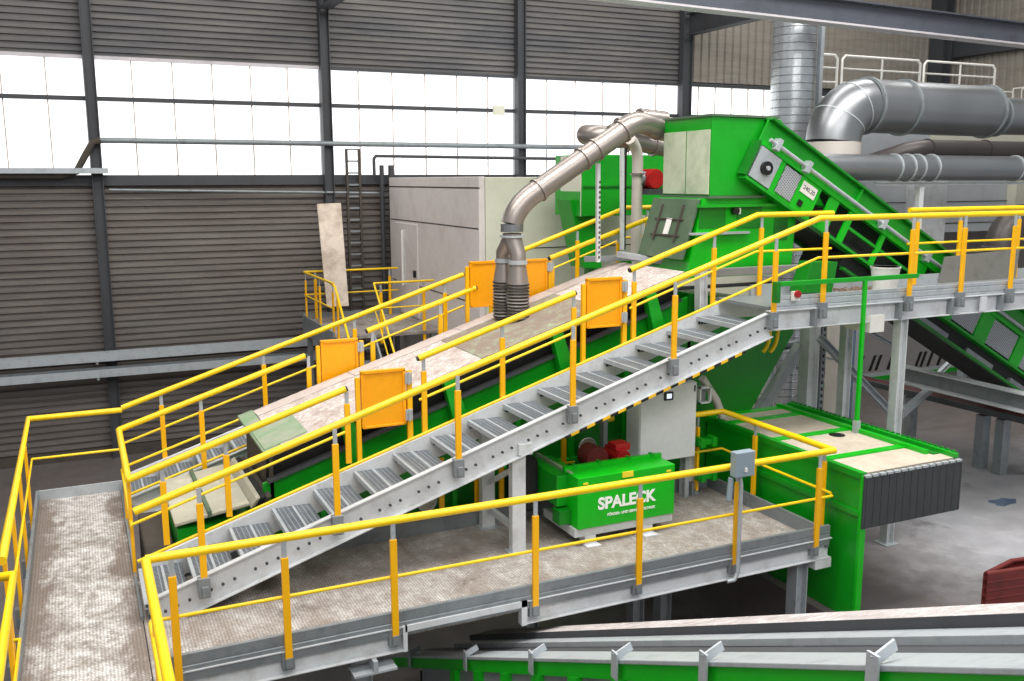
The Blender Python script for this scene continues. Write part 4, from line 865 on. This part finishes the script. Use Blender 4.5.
for a_, c_ in ((800, 837), (842, 920), (924, 995)):
    x0, x1 = aY(a_, 70, RYY).x, aY(c_, 70, RYY).x; zt2 = aY(850, 56, RYY).z
    B().tube([(x0, RYY, z0), (x0, RYY, zt2 - .08), (x0 + .08, RYY, zt2), (x1 - .08, RYY, zt2), (x1, RYY, zt2 - .08), (x1, RYY, z0)], .028, 8).build('rail_loop', 'white_plastic', t)
    for k in (.2, .42, .66): B().tube([(x0, RYY, zt2 - (zt2 - z0) * k), (x1, RYY, zt2 - (zt2 - z0) * k)], .02, 8).build('mid_rail', 'white_plastic', t)
    xm = (x0 + x1) / 2; B().tube([(xm, RYY, z0), (xm, RYY, zt2)], .022, 8).build('post', 'white_plastic', t)
t = thing('roof_railing', 'rear white railing at the far right of the enclosure roof', 'railing', (23, 18.5, 1.28))
for i in range(3):
    x0 = 19.5 + i * 1.6
    B().tube([(x0, 18.8, 1.28), (x0, 18.8, 2.3), (x0 + .07, 18.8, 2.38), (x0 + 1.4, 18.8, 2.38), (x0 + 1.48, 18.8, 2.3), (x0 + 1.48, 18.8, 1.28)], .025, 8).build('rail_loop', 'white_plastic', t)
B().tube([(19.5, 18.8, 1.9), (24.2, 18.8, 1.9)], .02, 8).build('mid_rail', 'white_plastic', t)
for x in (23.9, 24.25): B().tube([(x, 18.0, 1.28), (x, 18.0, 2.45), (x, 18.6, 2.45), (x, 18.6, 1.28)], .025, 8).build('ladder_loop', 'white_plastic', t)

# ------------------------------------------------------------------ right side, below the upper deck
t = thing('vented_enclosure', 'grey enclosure with slanted vent slots beneath the upper deck', 'machine', (20, 18, ZG))
VY = 17.0
a, c = aY(846, 330, VY), aY(930, 371, VY)
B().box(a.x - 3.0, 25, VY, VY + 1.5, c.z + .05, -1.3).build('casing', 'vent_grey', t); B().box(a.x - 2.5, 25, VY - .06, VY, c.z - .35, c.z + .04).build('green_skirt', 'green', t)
s_ = B().box(a.x - 3.0, 25, VY - .05, VY + .02, c.z + .04, c.z + .12).build('ledge', 'galv', t)
for z in (-2.75,): B().box(a.x - 3, 25, VY - .012, VY + .01, z, z + .05).build('casing_seam', 'galv_dark', t)
me0 = None
for i, px in enumerate((858, 870, 876, 888, 916, 921, 928, 938, 950, 956)):
    p = aY(px, 362 - (px - 880) * .08, VY); B().prism([(p.x - .05, VY - .02, p.z - .2), (p.x + .03, VY - .02, p.z - .2), (p.x + .19, VY - .02, p.z + .18), (p.x + .11, VY - .02, p.z + .18)], (0, .015, 0)).build('vent_slot', 'black', t)
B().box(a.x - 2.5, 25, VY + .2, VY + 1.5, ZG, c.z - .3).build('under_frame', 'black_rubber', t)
xa, ya = aY(835, 350, 13.2).x, 13.2
t = thing('upright_pipe', 'pale vertical pipe column under the upper deck', 'pipe', (xa, ya, ZG))
B().tube([(xa, ya, ZG), (xa, ya, -1.9)], .155, 24).build('pipe', 'duct_pale', t)
for z in (-3.3, -4.6): B().ring((xa, ya, z), (0, 0, 1), .155, .04, .012).build('pipe_band', 'galv_dark', t)
a, c = aY(844, 400, 13.6), aY(860, 400, 13.6)
t = thing('strip_screen', 'blue grey upright ribbed screen under the upper deck', 'screen', (a.x, 13.6, ZG))
for i in range(4): x = a.x + (c.x - a.x) * i / 4; B().box(x, x + (c.x - a.x) / 4 - .015, 13.6, 13.64, ZG, -1.9).build('strip', 'blue_grey' if i % 2 else 'galv', t)
# posts and braces
x_ = aY(808, 380, 10.55).x
B().ibeam((x_, 10.55, ZG), (x_, 10.55, ZU - .3), .2, .2, .014, (1, 0, 0)).build('support_column', 'white_steel', label='thick white column behind the chute box', cat='column')
a = aY(823, 330, 10.5); t = thing('perforated_strut', 'perforated grey strut beside the thick white column', 'strut', (a.x, 10.5, ZG))
s_ = B().chan((a.x, 10.5, ZG), (a.x, 10.5, ZU - .3), .07, .07, .008, (1, 0, 0)).build('strut_channel', 'galv_dark', t)
for i in range(24): B().box(a.x - .015, a.x + .015, 10.455, 10.462, -4.2 + i * .1, -4.15 + i * .1).build('strut_slot', 'black', s_)
def brace(label, p, q, Y0, Y1, w=.1): return B().chan(aY(*p, Y0), aY(*q, Y1), w, w, .01).build('brace', 'galv', label=label, cat='brace', group='steel braces below the upper deck')
brace('long diagonal brace falling to the right behind the green T post', (820, 338), (896, 418), 10.3, 10.3)
brace('diagonal brace falling left from the post right of the T post', (945, 376), (890, 424), 12, 10.5)
brace('dark diagonal brace rising left behind the white deck leg', (846, 318), (905, 352), 12.5, 12.5, .07)
brace('galvanised brace rising to the right behind the cable ladder', (905, 408), (960, 352), 13.2, 13.2, .08)
brace('short diagonal brace behind the chute box left of the white column', (800, 346), (755, 418), 11, 11, .14)
brace('horizontal grey bar behind the chute', (752, 352), (802, 343), 11.2, 11.2, .1)
brace('lower diagonal brace right of the white deck leg', (938, 405), (1000, 455), 15, 14.5)
a, c = aX(905, 373, 12.6), aX(1040, 405, 12.6)
t = thing('long_beam', 'grey channel beam with bright edges running to the right frame edge', 'beam', c)
B().bar(a, c + (c - a), .08, .26).build('web', 'galv_dark', t); B().bar(a + Vector((-.06, 0, .13)), c + (c - a) + Vector((-.06, 0, .13)), .2, .02).bar(a + Vector((-.06, 0, -.13)), c + (c - a) + Vector((-.06, 0, -.13)), .2, .03).build('flange', 'white_steel', t)
a, c = aX(822, 370, 13.9), aX(1030, 420, 13.9)
t = thing('cable_ladder', 'dark horizontal cable ladder carrying cables across the lower right', 'ladder', c)
for dx in (-.14, .14): B().bar(a + Vector((dx, 0, 0)), c + (c - a) * .3 + Vector((dx, 0, 0)), .04, .1).build('side_rail', 'dark_steel', t)
for k in range(-3, 4): B().tube([a + Vector((k * .04, 0, .02)), c + (c - a) * .3 + Vector((k * .04, 0, .02))], .02, 6).build('cable', 'black_rubber' if k % 3 else 'dark_red', t)
for px, py in ((984, 412), (1004, 416), (912, 394)):
    p = aX(px, py, 13.9); B().box(p.x - .09, p.x + .09, p.y - .08, p.y + .08, ZG, p.z - .05).build('leg', 'galv_dark', t)
# extra legs and clutter far right
for i, (px, py, l) in enumerate(((768, 400, 'white leg left of the thick white column'), (960, 395, 'thin grey leg under the sloping conveyor at right'), (1000, 395, 'thin grey leg nearest the right edge under the sloping conveyor'))):
    p = aY(px, py, 12.5 if i == 0 else 15); B().ibeam((p.x, p.y, ZG), (p.x, p.y, -3.3 if i else -1.9), .14, .14, .012, (1, 0, 0)).build('steel_post', 'galv' if i else 'white_steel', label=l, cat='leg')
for k, lb_ in enumerate(('yellow bent pipe under the stair top, left one', 'yellow bent pipe under the stair top, right one')):
    a, c, e = aY(770 + 8 * k, 328, 10.0), aY(770 + 8 * k, 345, 10.0), aY(763 + 7 * k, 352, 10.0); B().tube(arc_pts(a, c, e, 6), .028, 8).build('bent_pipe', 'yellow', label=lb_, cat='pipe', group='yellow bent pipes')
t = thing('steel_skip', 'dark red ribbed open bin on the floor at the right edge', 'bin', (11, 7.5, ZG))
p1, p2 = aZ(986, 574, ZG + .5), aZ(1012, 561, ZG + .5); p3 = p1 + Vector((1.3, -.2, 0)); p4 = p2 + Vector((1.3, -.2, 0))
def wallq(u, v, th=.03):
    d = (v - u).normalized(); n = Vector((-d.y, d.x, 0)) * th; return B().hexa([(u.x, u.y, ZG), (v.x, v.y, ZG), (v.x + n.x, v.y + n.y, ZG), (u.x + n.x, u.y + n.y, ZG), u, v, v + n, u + n])
for u, v in ((p1, p2), (p2, p4), (p4, p3), (p3, p1)):
    o = wallq(u, v).build('side_wall', 'dark_red', t); B().tube([u, v], .03, 8).build('rim', 'dark_red', o)
    for k in (.2, .4, .6, .8):
        m = Vector((0, 0, ZG + .5 * k)) ; B().tube([Vector((u.x, u.y, 0)) + m, Vector((v.x, v.y, 0)) + m], .035, 6).build('side_rib', 'dark_red', o)

p = aZ(1003, 502, ZG)
b = B(); rs_ = [1, .8, .95, .7, 1.05, .85, .6, .9, 1.1, .75, .9, .8]
b.prism([(p.x + .3 * rs_[k] * math.cos(k * PI / 6), p.y + .16 * rs_[k] * math.sin(k * PI / 6), ZG + .001) for k in range(12)], (0, 0, .004))
b.build('puddle', paint('wet_surface', '5a6a80', None, 0, .06), label='small shiny puddle on the concrete floor right of the chute box', cat='puddle')

# ------------------------------------------------------------------ foreground belt conveyor
r = ray(95, 652); SLP = r.z / r.y                      # falls away from the viewer
P0 = aY(600, 624, 7.0)
def pl(x, y, off=0.):                                  # image point on the conveyor plane lowered by off
    rr = ray(x, y); k = (P0.z - off - SLP * P0.y) / (rr.z - SLP * rr.y); return rr * k
XF = P0.x
def drop(x, y, X): q = aX(x, y, X); return P0.z + SLP * (q.y - P0.y) - q.z      # how far a point on the plane X lies below the belt plane
def at_y(X, Y, off=0): return Vector((X, Y, P0.z + SLP * (Y - P0.y) - off))
YA, YB = 9.4, 1.6
def fb(x0, x1, o0, o1, ya=YA, yb_=YB): return B().hexa([at_y(x0, yb_, o1), at_y(x1, yb_, o1), at_y(x1, ya, o1), at_y(x0, ya, o1), at_y(x0, yb_, o0), at_y(x1, yb_, o0), at_y(x1, ya, o0), at_y(x0, ya, o0)])
x2 = pl(1020, 613).x; sk = drop(1020, 626, x2)
x3 = pl(1020, 628, sk).x; x3b = pl(1020, 634.5, sk).x
bt = sk + .03; x5b = pl(1020, 653, bt).x; x5 = pl(1020, 668, bt).x; dz5 = drop(1020, 676, x5) - bt; gr = drop(1020, 681, x5) - bt + .12
t = thing('belt_conveyor', 'long belt conveyor in the foreground with grey rails and green side', 'conveyor', at_y((XF + x5) / 2, 5, 1))
fb(x2, XF, 0, .03).build('belt', 'belt', t)
fb(XF + .005, XF + .05, .03, .2).build('far_rail', 'galv_dark', t)
YL = 10.2
fb(x2 - .012, x2, .0, sk).build('belt_skirt', 'dark_steel', t)
fb(x3b, x2 - .015, sk, sk + .05).build('skirt_rail', 'galv', t, .003); fb(x5b + .002, x3b - .005, bt + .02, bt + .05, YL).build('channel_floor', 'dark_steel', t)
fb(x5, x5b, bt, bt + dz5, YL).build('box_rail', 'galv', t, .006)
fb(x5 + .02, x5 + .05, bt + dz5, bt + dz5 + .12, YL).build('green_rail', 'green_bright', t)
fb(x5 + .05, x5 + .08, bt + dz5 + .12, 1.1, 9.2).build('side_plate', 'galv_dark', t)
for px in (410, 466, 532, 616, 705, 875):
    y = aX(px, 657, x5 - .01).y
    o = B().bar(at_y(x5 - .02, y, bt - .06), at_y(x5 - .02, y, bt + dz5 + .1), .07, .015, (1, 0, 0)).build('rail_bracket', 'galv', t, .002)
    B().bar(at_y(x5 - .02, y, bt - .02), at_y(x5 + (x5b - x5) * .42, y, bt - .075), .012, .06).build('bracket_arm', 'galv', o)
dz5 = bt + dz5 - .24
for i in range(10):
    y = 8.2 - i * .62; B().hexa([at_y(x5 + .0, y, .36 + dz5), at_y(x5 + .0, y - .14, .36 + dz5), at_y(x5 + .05, y - .14, .36 + dz5), at_y(x5 + .05, y, .36 + dz5), at_y(x5 + .0, y, 1.1), at_y(x5 + .0, y - .14, 1.1), at_y(x5 + .05, y - .14, 1.1), at_y(x5 + .05, y, 1.1)]).build('side_rib', 'green_bright', t)
fb(x5 + .09, XF - .02, .3, 1.1).build('inner_frame', 'black_rubber', t)

# ------------------------------------------------------------------ light
w = bpy.data.worlds.new('hall_world'); scene.world = w; w.use_nodes = True
bg = w.node_tree.nodes['Background']; bg.inputs[0].default_value = (.92, .96, 1, 1); bg.inputs[1].default_value = .45
def area(name, loc, sx, sy, power, col, rot=(0, 0, 0)):
    l = bpy.data.lights.new(name, 'AREA'); l.shape = 'RECTANGLE'; l.size = sx; l.size_y = sy; l.energy = power; l.color = col
    o = bpy.data.objects.new(name, l); COL.objects.link(o); o.location = Vector(loc) + Vector((0, 0, H)); o.rotation_euler = rot; return o
area('added_area_near', (6, 7, 9), 22, 5, 2900, (1, .97, .93))  # added unseen area light, brightens the hall from above; no skylight is modelled
area('added_area_front', (3, -3.5, 7.5), 16, 5, 1300, (1, .98, .96), (rad(42), 0, 0))  # added unseen area light tilted forward, lifts the sides facing the viewer
area('added_area_far', (10, 15.5, 8.2), 24, 3, 1500, (1, .98, .95))  # added unseen area light hung below the closed ceiling
vs = scene.view_settings; scene.display_settings.display_device = 'sRGB'
vs.view_transform = 'Standard'; vs.look = 'None'; vs.exposure = 0.0; vs.gamma = 1.0; vs.use_curve_mapping = False
